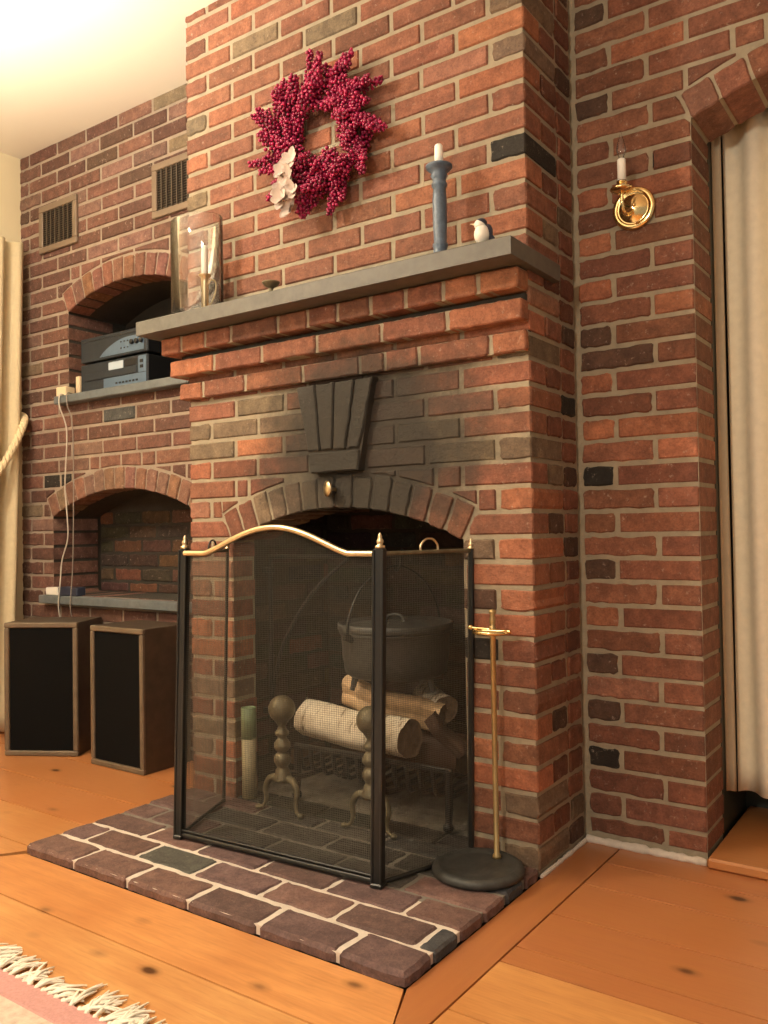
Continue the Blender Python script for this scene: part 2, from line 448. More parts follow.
def courses(mb, mp, u0, u1, v0, v1, C, vph, joints, colf, blocks=(), prot=.0, deepf=None, jt=.0135, bed=.0125, deep=.012, jit=.0028, mi=0):
    k0 = int(math.floor((v0 - vph) / C)) - 1; k1 = int(math.ceil((v1 - vph) / C)) + 1
    for k in range(k0, k1):
        a = vph + k * C; lo = max(a + bed / 2 + rnd(-.001, .001), v0); hi = min(a + C - bed / 2 + rnd(-.001, .001), v1)
        if hi - lo < .012: continue
        js = sorted(j for j in joints(k) if u0 + .02 < j < u1 - .02)
        ed = [u0] + [j + rnd(-.005, .005) for j in js] + [u1]
        for i in range(len(ed) - 1):
            x0 = ed[i] + (jt / 2 if i else 0); x1 = ed[i + 1] - (jt / 2 if i < len(ed) - 2 else 0)
            if x1 - x0 < .012: continue
            col = colf(k, (x0 + x1) / 2, (lo + hi) / 2, i)
            dp = deepf(k, i, len(ed) - 1, x0, x1) if deepf else deep
            hits = [b for b in blocks if x1 > b.cx - b.wo - b.j and x0 < b.cx + b.wo + b.j]
            pr = prot + rnd(-.0022, .0012)
            if not hits:
                add_brick(mb, [(x0, lo), (x1, lo), (x1, hi), (x0, hi)], mp, pr, dp, col, jit=jit, mi=mi); continue
            us = [x0 + (x1 - x0) * t / 14 for t in range(15)]
            for b in hits:
                for e in (b.cx - b.w, b.cx + b.w, b.cx - b.wo - b.j, b.cx + b.wo + b.j):
                    for d in (-.0008, .0008):
                        if x0 < e + d < x1: us.append(e + d)
            us.sort()
            for which in (0, 1):
                run = []
                def flush():
                    if len(run) >= 2 and run[-1][0] - run[0][0] > .014:
                        hmax = max(r[2] - r[1] for r in run)
                        if hmax > .016:
                            cl = [run[0]]
                            for r in run[1:-1]:
                                if r[0] - cl[-1][0] > .002 and run[-1][0] - r[0] > .002: cl.append(r)
                            cl.append(run[-1]); run[:] = cl
                            poly = [(r[0], r[1]) for r in run] + [(r[0], r[2]) for r in reversed(run)]
                            # keep only corners that matter
                            q = []
                            for ii in range(len(poly)):
                                p0, p, p1 = Vector(poly[ii - 1]), Vector(poly[ii]), Vector(poly[(ii + 1) % len(poly)])
                                if (p - p0).length < .0005: continue
                                cr = (p - p0).to_2d().cross((p1 - p).to_2d()) if (p1 - p).length > 1e-9 else 1
                                if abs(cr) > 1e-7: q.append(tuple(p))
                            if len(q) >= 3: add_brick(mb, q, mp, pr, dp, col, jit=.0006, corner=.004, mi=mi, step=.05)
                    run.clear()
                for u in us:
                    l_, h_ = lo, hi
                    for b in hits:
                        bl = b.block(u)
                        if bl:
                            if which == 0:
                                h_ = min(h_, bl[0]) if bl[0] < h_ and bl[1] > l_ else h_
                            else:
                                if bl[0] < h_: l_ = max(l_, bl[1])
                    if which == 1:
                        # only where something is blocked inside this course
                        if not any(b.block(u) and b.block(u)[0] < hi and b.block(u)[1] > lo for b in hits):
                            flush(); continue
                    if h_ - l_ > .004: run.append((u, l_, h_))
                    else: flush()
                flush()

def mortar_face(mb, mp, u0, u1, v0, v1, openings, mi, d=-.005):
    us = {u0, u1}
    for o in openings:
        n = 40
        for k in range(n + 1):
            us.add(o.cx - o.w + 2 * o.w * k / n)
    us = sorted(x for x in us if u0 <= x <= u1)
    for a, b_ in zip(us[:-1], us[1:]):
        if b_ - a < 1e-6: continue
        mid = (a + b_) / 2; op = [o for o in openings if abs(mid - o.cx) < o.w]
        if not op:
            quad(mb, mp(a, v0, d), mp(b_, v0, d), mp(b_, v1, d), mp(a, v1, d), mi)
        else:
            op = sorted(op, key=lambda o: o.bot); cur0 = cur1 = v0
            for o in op:
                if o.bot > cur0 + 1e-4: quad(mb, mp(a, cur0, d), mp(b_, cur1, d), mp(b_, o.bot, d), mp(a, o.bot, d), mi)
                cur0, cur1 = o.z(a) + .004, o.z(b_) + .004
            quad(mb, mp(a, cur0, d), mp(b_, cur1, d), mp(b_, v1, d), mp(a, v1, d), mi)

def reveal(mb, mp, o, depth, mi, floor=True):
    n = 40; e = .004
    pts = [(o.cx - o.w - e, o.bot), (o.cx - o.w - e, o.sp)] + [(o.cx - o.w + 2 * o.w * k / n, o.z(o.cx - o.w + 2 * o.w * k / n) + e) for k in range(n + 1)] + [(o.cx + o.w + e, o.sp), (o.cx + o.w + e, o.bot)]
    for p, q in zip(pts[:-1], pts[1:]):
        quad(mb, mp(*p, -.006), mp(*q, -.006), mp(*q, -depth), mp(*p, -depth), mi)
    if floor: quad(mb, mp(*pts[-1], -.006), mp(*pts[0], -.006), mp(*pts[0], -depth), mp(*pts[-1], -depth), mi)
def arch_panel(mb, mp, o, depth, mi):
    n = 24
    top = [(o.cx - o.w + 2 * o.w * k / n, o.z(o.cx - o.w + 2 * o.w * k / n)) for k in range(n + 1)]
    mb.add([mp(o.cx - o.w - .02, o.bot - .01, -depth + .001), mp(o.cx + o.w + .02, o.bot - .01, -depth + .001)] + [mp(o.cx + (u - o.cx) * 1.04, v + .012, -depth + .001) for u, v in reversed(top)], [tuple(range(n + 3))], mi)

Z0, C = .0783, .068
DR, DL, CL, LX, H = .3238, .3055, -1.3155, -2.84, 2.7624
def overrides(plane_ax, val, z0, pts):
    out = []
    for x, y, c in pts:
        w = unp(x, y, plane_ax, val); out.append(((w.x if plane_ax == 1 else w.y), w.z, c))
    return out
def lookup(ov, u, v, hu=.10, hv=.03):
    best = None
    for a, b_, c in ov:
        if abs(v - b_) < hv and abs(u - a) < hu:
            d = abs(v - b_) * 3 + abs(u - a)
            if best is None or d < best[0]: best = (d, c)
    return best[1] if best else None

mpF = lambda u, v, d: (u, -d, v)
mpRW = lambda u, v, d: (u, DR - d, v)
mpLW = lambda u, v, d: (u, DL - d, v)
mpS = lambda u, v, d: (d, u, v)                # chimney right side, u = Y
mpSL = lambda u, v, d: (CL - d, -u, v)         # chimney left side, u = -Y

# ================================================================== FIREPLACE
fp = thing('fireplace', 'red brick fireplace and chimney breast with arched soot-stained opening and raised brick hearth', 'fireplace', (-.658, 0, 0))
fire = Arch(-.662, .448, 0.0, .885, .103, .10, 14)
OVF = overrides(1, 0, Z0, [(254, 34, 't'), (334, 21, 't'), (195, 122, 't'), (352, 60, 'o'), (206, 16, 'm'), (348, 13, 't'), (505, 4, 't'), (509, 44, 't'), (457, 64, 'p'),
    (512, 145, 'k'), (197, 202, 't'), (197, 162, 'o'), (197, 435, 't'), (210, 451, 't'), (235, 430, 't'), (254, 409, 't'), (197, 472, 'o'), (279, 425, 't'),
    (514, 396, 'r'), (505, 422, 'r'), (511, 449, 't'), (486, 447, 't'), (502, 475, 'r'), (513, 500, 'o'), (511, 520, 'r'), (516, 551, 'o'), (508, 574, 'o'),
    (486, 599, 'd'), (517, 601, 'o'), (514, 626, 'o'), (520, 649, 'm'), (489, 649, 'k'), (508, 677, 'r'), (524, 706, 'm'), (517, 728, 'o'), (519, 753, 'r'),
    (517, 775, 'o'), (519, 801, 't'), (517, 830, 'r'), (519, 852, 't'), (470, 60, 'r'), (250, 70, 'r'), (470, 170, 'r'), (500, 170, 'o'), (500, 215, 'o'), (420, 190, 'o'),
    (390, 90, 'r'), (220, 90, 'r'), (230, 155, 'r'), (280, 230, 'o'), (330, 220, 'o'), (380, 220, 'r'), (210, 330, 'o'), (207, 491, 'r'), (207, 690, 't'), (210, 620, 'p')])
def colF(k, u, v, i):
    c = lookup(OVF, u, v, .09, .026)
    if c: return brick_col(c)
    return brick_col(None, 'rrrrrrrmo' if v > 1.6 else 'rrrrmmtop', .9, 1.1)
MOD = 1.3155 / 6
def jF(k):
    if k % 2: return [-.107 - MOD * 1.002 * n for n in range(7)]
    return [-.2125 - MOD * 1.0 * n for n in range(7)]
def deepF(k, i, n, x0, x1):
    if i == n - 1 or i == 0: return .2 if k % 2 else .098
    if x1 > fire.cx - fire.w - .005 and x0 < fire.cx + fire.w + .005: return .11
    return .012
mb = MB()
courses(mb, mpF, CL, 0, .0, H, C, Z0, jF, lambda k, u, v, i: colF(k, u, v, i), [fire], deepf=deepF)
fire.voussoirs(mb, mpF, .001, .2, lambda a_, k: brick_col('r' if k > 10 else 'm' if k < 2 else 't'))
mortar_face(mb, mpF, CL + .006, -.006, 0, H, [fire], 1)
def jS(k): return [.21, .31] if (k % 2) else [.105, .2175]
OVS = overrides(0, 0, Z0, [(538, 474, 'd'), (564, 478, 'o'), (567, 406, 'k'), (541, 576, 'p'), (550, 601, 'm'), (541, 650, 'm'), (570, 665, 'r')])
def colS(k, u, v, i):
    c = lookup(OVS, u, v, .05, .026)
    return brick_col(c) if c else brick_col(None, 'rrrmmmmdt', .75, 1.05)
def side(mp_, sgn):
    def js(k): return [sgn * x for x in jS(k)]
    def cf(k, u, v, i): return colS(k, sgn * u, v, i)
    a, b_ = (.0, DR) if sgn > 0 else (-DL, .0)
    k0 = 0
    # bricks behind the corner brick only
    for k in range(-2, 41):
        lo, hi = Z0 + k * C, Z0 + C + k * C
        if lo > H: break
        st = .205 if k % 2 else .103
        if sgn > 0: courses(mb, mp_, st + .008, DR - .012, max(lo, 0), min(hi, H), C, lo, lambda kk: [x for x in jS(k) if x > st + .02], cf)
        else: courses(mb, mp_, -DL + .01, -st - .008, max(lo, 0), min(hi, H), C, lo, lambda kk: [-x for x in jS(k) if x > st + .02], cf)
side(mpS, 1); side(mpSL, -1)
quad(mb, (-.006, .006, 0), (-.006, DR, 0), (-.006, DR, H), (-.006, .006, H), 1)
quad(mb, (CL + .006, DL, 0), (CL + .006, .006, 0), (CL + .006, .006, H), (CL + .006, DL, H), 1)
reveal(mb, mpF, fire, .11, 1, False)
obj('chimney_breast', mb, [M['brick_soot'], M['mortar_soot']], fp)

# corbelled brick courses under the shelf
def corbel(z0_, z1_, y, xl, xr, joints, codes):
    mb = MB()
    mp_ = lambda u, v, d: (u, y - d, v)
    box(mb, xl + .005, xr - .004, y + .006, .02, z0_ + .001, z1_, mi=1)
    box(mb, xl + .03, xr - .004, y + .030, .02, z1_, z1_ + .018, mi=2)  # dark strip: shade and soot between the courses put into its colour
    box(mb, xl + .005, CL + .02, .02, .17, z0_ + .001, z1_ + .018, mi=1)
    ed = [xl] + joints + [xr]
    for i in range(len(ed) - 1):
        a = ed[i] + (.006 if i else 0); b_ = ed[i + 1] - (.006 if i < len(ed) - 2 else 0)
        cc = codes[i] if i < len(codes) else 'r'
        add_brick(mb, [(a, z0_), (b_, z0_), (b_, z1_), (a, z1_)], mp_, rnd(-.002, .001), (-y + .16 if i == 0 else -y - .004), brick_col(cc), corner=.007, jit=.0018)
    return obj('corbel', mb, [M['brick_soot'], M['mortar_soot'], M['mortar_dark']], fp)
corbel(1.386, 1.441, -.024, -1.336, -.001, [-1.221, -1.02, -.769, -.545, -.454, -.335, -.105], 'orrmmrro')
corbel(1.466, 1.521, -.046, -1.36, -.001, [-1.143, -.923, -.693, -.449, -.226], 'orrrro')
corbel(1.544, 1.600, -.067, -1.382, -.001, [-1.282, -1.163, -1.04, -.833, -.71, -.593, -.472, -.35, -.226, -.117], 'oormrmmrroo')

# keystone of five dark bricks standing proud of the wall
mb = MB()
ks = [(-.790, -.718, -.747, -.699), (-.712, -.640, -.694, -.650), (-.634, -.562, -.645, -.601), (-.556, -.494, -.596, -.549)]
mpk = lambda u, v, d: (u, -d, v)
mb_top, mb_bot = 1.372, 1.166
for a, b_, c, d in ks:
    add_brick(mb, [(c, mb_bot), (d, mb_bot), (b_, mb_top), (a, mb_top)], mpk, .030 + rnd(-.002, .002), .004, brick_col('g'), corner=.005)
add_brick(mb, [(-.742, 1.098), (-.550, 1.098), (-.548, 1.160), (-.745, 1.160)], mpk, .030, .004, brick_col('g'))
mb.add([mpk(u, v, d) for d in (.022, -.004) for u, v in ((-.738, 1.102), (-.554, 1.102), (-.500, 1.370), (-.784, 1.370))], [(0, 1, 2, 3), (0, 4, 5, 1), (1, 5, 6, 2), (2, 6, 7, 3), (3, 7, 4, 0)], 1)
obj('keystone', mb, [M['brick_soot'], M['mortar_dark']], fp)['label'] = 'tapered dark keystone of upright bricks'

# firebox: blackened brick interior
mb = MB()
FBL, FBR, FBY, FBT = -1.145, -.185, .56, 1.25
darkmix = lambda k, u, v, i: tuple(x * rnd(.75, 1.5) for x in random.choice([(.040, .031, .023), (.060, .042, .029), (.050, .036, .026), (.085, .05, .03), (.035, .030, .026)]))
mpB = lambda u, v, d: (u, FBY - d, v)
mpIL = lambda u, v, d: (FBL + d, u, v)
mpIR = lambda u, v, d: (FBR - d, -u, v)
courses(mb, mpB, FBL, FBR, .03, FBT, C, .03, lambda k: [FBL + .21 * n + (.105 if k % 2 else 0) for n in range(8)], darkmix)
courses(mb, mpIL, .112, FBY, .03, FBT, C, .045, lambda k: [.112 + .21 * n + (.105 if k % 2 else 0) for n in range(4)], darkmix)
courses(mb, mpIR, -FBY, -.112, .03, FBT, C, .045, lambda k: [-FBY + .21 * n + (.105 if k % 2 else 0) for n in range(4)], darkmix)
quad(mb, mpB(FBL - .02, 0, -.005), mpB(FBR + .02, 0, -.005), mpB(FBR + .02, FBT + .02, -.005), mpB(FBL - .02, FBT + .02, -.005), 1)
quad(mb, mpIL(.10, 0, -.005), mpIL(FBY + .02, 0, -.005), mpIL(FBY + .02, FBT + .02, -.005), mpIL(.10, FBT + .02, -.005), 1)
quad(mb, mpIR(-FBY - .02, 0, -.005), mpIR(-.10, 0, -.005), mpIR(-.10, FBT + .02, -.005), mpIR(-FBY - .02, FBT + .02, -.005), 1)
quad(mb, (FBL - .02, .08, FBT), (FBR + .02, .08, FBT), (FBR + .02, FBY + .02, FBT), (FBL - .02, FBY + .02, FBT), 1)
# rear of the front wall, around the opening
mortar_face(mb, lambda u, v, d: (u, .11 - d, v), FBL - .02, FBR + .02, 0, FBT + .02, [fire], 1, 0)
obj('firebox', mb, [M['brick_plain'], M['mortar_dark']], fp)['label'] = 'smoke-blackened brick interior'

# hearth
HT = .0266
mb = MB()
mpH = lambda u, v, d: (u, v, HT + d)
HD = -.638
rows = [HD, -.528, -.415, -.306, -.198, -.090, .0]
rj = [[-1.092, -.868, -.636, -.405, -.175], [-1.205, -.975, -.745, -.51, -.28, -.05], [-1.08, -.86, -.625, -.395, -.16], [-1.19, -.95, -.71, -.47, -.235], [-1.06, -.82, -.58, -.345, -.11], [-1.18, -.94, -.70, -.46, -.22]]
for i in range(6):
    ed = [CL] + rj[i] + [0.0]
    for j in range(len(ed) - 1):
        a = ed[j] + (.005 if j else 0); b_ = ed[j + 1] - (.005 if j < len(ed) - 2 else 0)
        v0 = rows[i] + (.005 if i else 0); v1 = rows[i + 1] - .005
        inside = (i >= 3 and a > -1.15 and b_ < -.05)
        base = random.choice([(.20, .112, .090), (.22, .125, .105), (.175, .105, .092), (.19, .115, .108)])
        if inside: base = random.choice([(.085, .075, .062), (.10, .088, .074), (.078, .072, .064)])
        if (i, j) in ((1, 6), (4, 5)): base = (.085, .085, .09)
        if (i, j) == (1, 2): base = (.11, .105, .088)
        k = rnd(.88, 1.12)
        add_brick(mb, [(a, v0), (b_, v0), (b_, v1), (a, v1)], mpH, rnd(-.001, .0015), .026, tuple(x * k for x in base), bev=.009 if i == 0 else .006, corner=.012, jit=.0026)
box(mb, CL + .006, -.006, HD + .006, -.330, 0, HT - .004, mi=1)
box(mb, CL + .006, -.006, -.330, .0, 0, HT - .004, mi=3)
# bricks and ash on the firebox floor
for i, y in enumerate((.0, .1)):
    xs = [FBL + .0, -.99, -.77, -.55, -.33, FBR] if i == 0 else []
    for j in range(len(xs) - 1):
        a, b_ = max(xs[j] + .004, -1.108), min(xs[j + 1] - .004, -.216)
        add_brick(mb, [(a, y + .004), (b_, y + .004), (b_, y + .098), (a, y + .098)], mpH, 0, .02, tuple(x * rnd(.9, 1.1) for x in (.052, .045, .036)), jit=.0015)
n = 26
gv = []; gf = []
for i in range(n + 1):
    for j in range(n + 1):
        x = FBL + (FBR - FBL) * i / n; y = .02 + (FBY - .02) * j / n
        hgt = HT - .006 + max(0, min(1, (y - .07) / .1)) * (.004 + .012 * random.random())
        gv.append((x, y, hgt))
for i in range(n):
    for j in range(n):
        gf.append((i * (n + 1) + j, (i + 1) * (n + 1) + j, (i + 1) * (n + 1) + j + 1, i * (n + 1) + j + 1))
mb.add(gv, gf, 2, smooth=True)
obj('hearth', mb, [M['brick_plain'], M['mortar_pale'], M['ash'], M['mortar_grey']], fp)['label'] = 'low hearth of worn purplish brick pavers'
# small brass damper knob on the arch
mb = MB()
nrm = Vector((-.45, -.89, 0)).normalized(); q = Vector((0, 0, 1)).rotation_difference(nrm).to_matrix()
lathe(mb, [(.0001, -.002), (.022, -.002), (.026, .002), (.024, .007), (.010, .010), (.0001, .011)], (-.668, -.026, 1.047), 24, M=q)
tube(mb, [(-.662, .004, 1.045), (-.666, -.026, 1.047)], .006)
obj('damper_knob', mb, M['brass_mid'], fp)['label'] = 'small round brass knob'

# ================================================================== WALLS
# left recessed wall with two arched niches
n1 = Arch(-2.06, .402, 1.553, 1.945, .085, .098, 12); n2 = Arch(-2.1, .492, .640, 1.000, .115, .094, 15)
OVL = overrides(1, DL, 0, [(115, 137, 'd'), (170, 100, 't'), (99, 161, 'd'), (132, 182, 'd'), (174, 144, 't'), (24, 224, 'd'), (108, 411, 'g'), (63, 479, 'k'), (24, 510, 't'), (22, 338, 't'), (22, 270, 'd'), (22, 400, 'd'), (23, 300, 't'), (22, 370, 't'), (60, 575, 'm'), (30, 585, 'd')])
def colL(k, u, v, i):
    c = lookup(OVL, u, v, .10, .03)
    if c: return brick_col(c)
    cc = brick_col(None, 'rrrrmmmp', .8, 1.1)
    return (cc[0] * .72, cc[1] * .84, cc[2] * .98)  # bricks tinted darker: this wall's weaker light is put into the colour
ph = Z0 + .55 * C
def jL(k):
    return [-2.541 + .2253 * n for n in range(-2, 6)] if k % 2 == 0 else [-2.665 + .2253 * n for n in range(-1, 6)]
mb = MB()
def deepL(k, i, n, x0, x1):
    for o in (n1, n2):
        if abs(x0 - (o.cx + o.w)) < .25 or abs(x1 - (o.cx - o.w)) < .25: return .25
    return .012
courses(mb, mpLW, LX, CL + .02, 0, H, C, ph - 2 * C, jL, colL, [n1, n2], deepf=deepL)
pink = lambda a_, k: tuple(x * rnd(.85, 1.12) for x in (.24, .11, .072))
n1.voussoirs(mb, mpLW, .002, .11, pink); n2.voussoirs(mb, mpLW, .002, .11, lambda a_, k: tuple(x * rnd(.85, 1.1) for x in (.28, .145, .10)))
mortar_face(mb, mpLW, LX, CL + .02, 0, H, [n1, n2], 1)
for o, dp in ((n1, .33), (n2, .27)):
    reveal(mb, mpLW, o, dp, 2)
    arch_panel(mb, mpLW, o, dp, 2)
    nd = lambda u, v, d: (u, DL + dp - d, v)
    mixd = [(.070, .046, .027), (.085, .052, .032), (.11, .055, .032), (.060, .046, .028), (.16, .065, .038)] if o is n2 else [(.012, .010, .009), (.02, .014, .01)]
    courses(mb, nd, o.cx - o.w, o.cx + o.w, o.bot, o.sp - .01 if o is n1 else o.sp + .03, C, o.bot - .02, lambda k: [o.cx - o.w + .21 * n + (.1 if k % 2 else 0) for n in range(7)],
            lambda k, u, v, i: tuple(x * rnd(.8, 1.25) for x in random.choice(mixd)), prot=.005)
wl = struct(obj('wall_back_left', mb, [M['brick'], M['mortar_pink'], M['mortar_dark']]))

# right recessed wall with arched curtained alcove
al = Arch(.892, .55, 0, 2.035, .107, .080, 13)
OVR = overrides(1, DR, 0, [(676, 156, 'o'), (600, 194, 'o'), (593, 244, 'o'), (602, 265, 'm'), (656, 277, 'o'), (595, 287, 'o'), (595, 335, 'd'), (618, 356, 'd'), (677, 346, 'o'), (597, 381, 'o'), (679, 392, 'o'),
    (600, 431, 'o'), (660, 425, 'r'), (681, 450, 'o'), (600, 478, 'k'), (640, 478, 'r'), (604, 570, 'd'), (602, 664, 'd'), (606, 711, 'd'), (606, 757, 'k'), (668, 714, 'o'), (687, 742, 'o'), (627, 690, 'p'), (687, 646, 'o'),
    (689, 797, 'd'), (668, 814, 'o'), (608, 805, 'm'), (630, 836, 'm'), (690, 842, 'm'), (640, 500, 'r'), (640, 610, 'r'), (640, 640, 'm'), (650, 672, 't'), (620, 780, 'm'), (650, 765, 't'), (640, 520, 'r'),
    (600, 110, 'd'), (640, 90, 'r'), (640, 45, 'o'), (590, 150, 'm'), (610, 175, 'r'), (590, 60, 'm'), (575, 20, 'd')])
def colR(k, u, v, i):
    c = lookup(OVR, u, v, .085, .024)
    return brick_col(c) if c else brick_col(None, 'rrrrrmo', .85, 1.1)
def jR(k):
    if k < 29: return [.112, 1.55] if k % 2 == 0 else [.228, 1.60]
    return [.112, .335, .56, .785, 1.01, 1.235, 1.46, 1.685] if k % 2 == 0 else [.228, .45, .675, .9, 1.125, 1.35, 1.57]
mb = MB()
courses(mb, mpRW, .012, 1.75, .03, H, C, Z0, jR, colR, [al], deepf=lambda k, i, n, x0, x1: .19 if (x1 > .335 and x0 < al.cx) or x0 > 1.4 else .012)
al.voussoirs(mb, mpRW, .001, .19, lambda a_, k: brick_col(None, 'rrrp', .85, 1.1))
mortar_face(mb, mpRW, -.02, 1.75, 0, H, [al], 1)
reveal(mb, mpRW, al, .19, 1, False)
# dark chip in the joint beside an orange brick
w = unp(655, 160, 1, DR)
add_brick(mb, [(w.x - .008, w.z - .02), (w.x + .008, w.z - .02), (w.x + .007, w.z + .022), (w.x - .007, w.z + .022)], mpRW, -.001, .004, (.015, .014, .014), corner=.004)
wr = struct(obj('wall_back_right', mb, [M['brick'], M['mortar']]))
# room beyond the alcove
mb = MB()
box(mb, .20, .34, DR + .19, .80, 0, 2.3); box(mb, 1.45, 1.6, DR + .19, .80, 0, 2.3); box(mb, .2, 1.6, .80, .84, 0, 2.3); box(mb, .2, 1.6, DR + .19, .84, 2.3, 2.34)
struct(obj('wall_alcove', mb, M['dark_green']))
# cream side wall, ceiling
mb = MB(); box(mb, LX - .1, LX, -4.2, DL + .1, 0, H); struct(obj('wall_left', mb, M['plaster']))
mb = MB(); box(mb, LX - .1, 3.0, -4.2, .9, H, H + .1); struct(obj('ceiling', mb, M['ceiling']))
# pale mortar bead along the foot of the right wall and chimney side
mb = MB()
def bead(p, q, r=.012, n=26):
    pts = [Vector(p).lerp(Vector(q), t / n) for t in range(n + 1)]
    tube(mb, pts, [r * rnd(.75, 1.3) for _ in pts], 8)
bead((.004, DR - .004, .006), (.342, DR - .004, .006)); bead((.003, DR - .01, .004), (.003, .004, .003), .006)
struct(obj('trim_1', mb, M['mortar_pale']))

# ================================================================== FLOOR
mb = MB()
Y_ = (.66, .35, .13); Rr = (.42, .155, .06)
def board(poly, col, mi=0, th=.02, gap=.0022):
    c = Vector((sum(p[0] for p in poly) / len(poly), sum(p[1] for p in poly) / len(poly)))
    P = []
    for p in poly:
        d = Vector(p) - c; P.append((p[0] - (gap if d.x > 0 else -gap), p[1] - (gap if d.y > 0 else -gap)))
    n = len(P); k = rnd(.93, 1.07)
    vs = [(x, y, -th) for x, y in P] + [(x, y, -.0012) for x, y in P] + [(x + (.0004 if x < c.x else -.0004), y + (.0004 if y < c.y else -.0004), 0) for x, y in P]
    fs = [tuple(range(2 * n, 3 * n))]
    for r_ in (0, 1):
        for i in range(n):
            j = (i + 1) % n; fs.append((r_ * n + i, r_ * n + j, (r_ + 1) * n + j, (r_ + 1) * n + i))
    mb.add(vs, fs, mi, tuple(x * k for x in col))
BX = .105; BF = -.833
board([(CL - .16, BF), (.085, BF), (.0, HD), (CL, HD)], (.66, .31, .11))            # mitred border in front of hearth
board([(.0, HD), (.085, BF), (.105, BF), (BX, DR), (.0, DR)], (.40, .15, .06), 1)  # border at the right
yA = unp(590, 989, 2, 0).y; yB = unp(462, 1014, 2, 0).y
ys = [BF, yB, yA, -.36, -.17, .03, .19, DR]
for a, b_ in zip(ys[:-1], ys[1:]):
    x = BX
    for L_ in (rnd(1.1, 1.6), 5):
        x2 = min(x + L_, 3.0)
        board([(x, a), (x2, a), (x2, b_), (x, b_)], Rr if a > yA - .01 else (.62, .30, .10)); x = x2
        if x >= 3.0: break
yl = [BF, -.60, -.40, -.18, .05, DL]
for i, (a, b_) in enumerate(zip(yl[:-1], yl[1:])):
    board([(LX, a), (CL - (.16 if i == 0 else 0), a), (CL, b_), (LX, b_)], (.58, .28, .10) if i < 2 else (.47, .19, .07))
yy = BF
while yy > -4.1:
    y2 = yy - rnd(.19, .25); x = LX
    while x < 3.0:
        x2 = min(3.0, x + rnd(1.4, 3.0)) if yy < -1.4 else 3.0; x2 = 3.0 if 3.0 - x2 < .4 else x2
        board([(x, y2), (x2, y2), (x2, yy), (x, yy)], Y_); x = x2
    yy = y2
box(mb, LX, 3.0, -4.2, .9, -.03, -.016, mi=2)
struct(obj('floor', mb, [M['wood_x'], M['wood_y'], M['black']]))
mb = MB(); box(mb, .348, 1.44, .292, .84, .001, .030, .006, col=(.45, .18, .06)); tag(obj('threshold', mb, M['wood_x']), 'orange wooden threshold board at the foot of the curtained alcove', 'threshold')

# ================================================================== MANTEL SHELF
SZ, SB = 1.651, 1.603
mb = MB()
XL, XR, YF, YB = -1.412, .024, -.150, .158
pl = [(XL, YF), (XR, YF), (XR, YB), (.0005, YB), (.0005, -.0005), (CL - .0005, -.0005), (CL - .0005, YB), (XL, YB)]
n = len(pl); bv = .003
ins = [(XL + bv, YF + bv), (XR - bv, YF + bv), (XR - bv, YB), (.0005, YB), (.0005, -.0005), (CL - .0005, -.0005), (CL - .0005, YB), (XL + bv, YB)]
vs = [(x, y, SB) for x, y in pl] + [(x, y, SZ - bv) for x, y in pl] + [(x, y, SZ) for x, y in ins]
fs = [(0, 7, 6, 5), (0, 5, 4, 1), (1, 4, 3, 2)] + [(2 * n + 0, 2 * n + 5, 2 * n + 6, 2 * n + 7), (2 * n + 0, 2 * n + 1, 2 * n + 4, 2 * n + 5), (2 * n + 1, 2 * n + 2, 2 * n + 3, 2 * n + 4)]
for r_ in (0, 1):
    for i in range(n):
        j = (i + 1) % n; fs.append((r_ * n + i, r_ * n + j, (r_ + 1) * n + j, (r_ + 1) * n + i))
fs = [tuple(f) for f in fs]
fs[3:6] = [tuple(f) for f in fs[3:6]]
mb.add(vs, fs)
ms = obj('mantel_shelf', mb, M['slate']); tag(ms, 'long grey slate mantel shelf above the corbelled brick courses', 'mantel shelf')

# ================================================================== MANTEL OBJECTS
def at_px(x, y, yv): return unp(x, y, 1, yv)
# hurricane glass
gx = at_px(197, 280, -.075).x
mb = MB(); gh = .325
lathe(mb, [(1.0, .0005), (1.0, gh - .003), (.988, gh), (.972, gh - .003), (.970, .005), (.5, .004), (.0001, .004)], (gx, -.075, SZ + .001), 48, sx=.105, sy=.069)
tag(obj('hurricane_glass', mb, M['glass']), 'tall clear glass hurricane cylinder around a candle at the left end of mantel', 'glass')
# chamberstick
cx = at_px(205, 290, -.075).x; cy = -.075; cz = SZ + .0065
t = thing('candlestick', 'brass candlestick with looped handle and white candle inside the hurricane glass', 'candlestick', (cx, cy, cz))
mb = MB(); lathe(mb, [(.0001, 0), (.040, 0), (.042, .004), (.040, .007), (.020, .006), (.013, .010), (.012, .02), (.0125, .10), (.014, .118), (.021, .124), (.021, .128), (.011, .128), (.010, .110), (.0001, .110)], (cx, cy, cz), 28)
obj('stem', mb, M['brass_mid'], t)
mb = MB(); tube(mb, spline([(cx + .011, cy + .004, cz + .095), (cx + .022, cy + .008, cz + .108), (cx + .036, cy + .013, cz + .100), (cx + .036, cy + .013, cz + .070), (cx + .024, cy + .009, cz + .035), (cx + .011, cy + .004, cz + .022)], 6), .0028, 8)
obj('handle', mb, M['brass_mid'], t)
mb = MB(); lathe(mb, [(.0105, .110), (.0112, .125), (.0112, .205), (.0075, .222), (.006, .226), (.0001, .228)], (cx, cy, cz), 20); tube(mb, [(cx, cy, cz + .226), (cx + .001, cy, cz + .236)], .001, 6, mi=1)
obj('candle', mb, [M['wax'], M['black']], t)
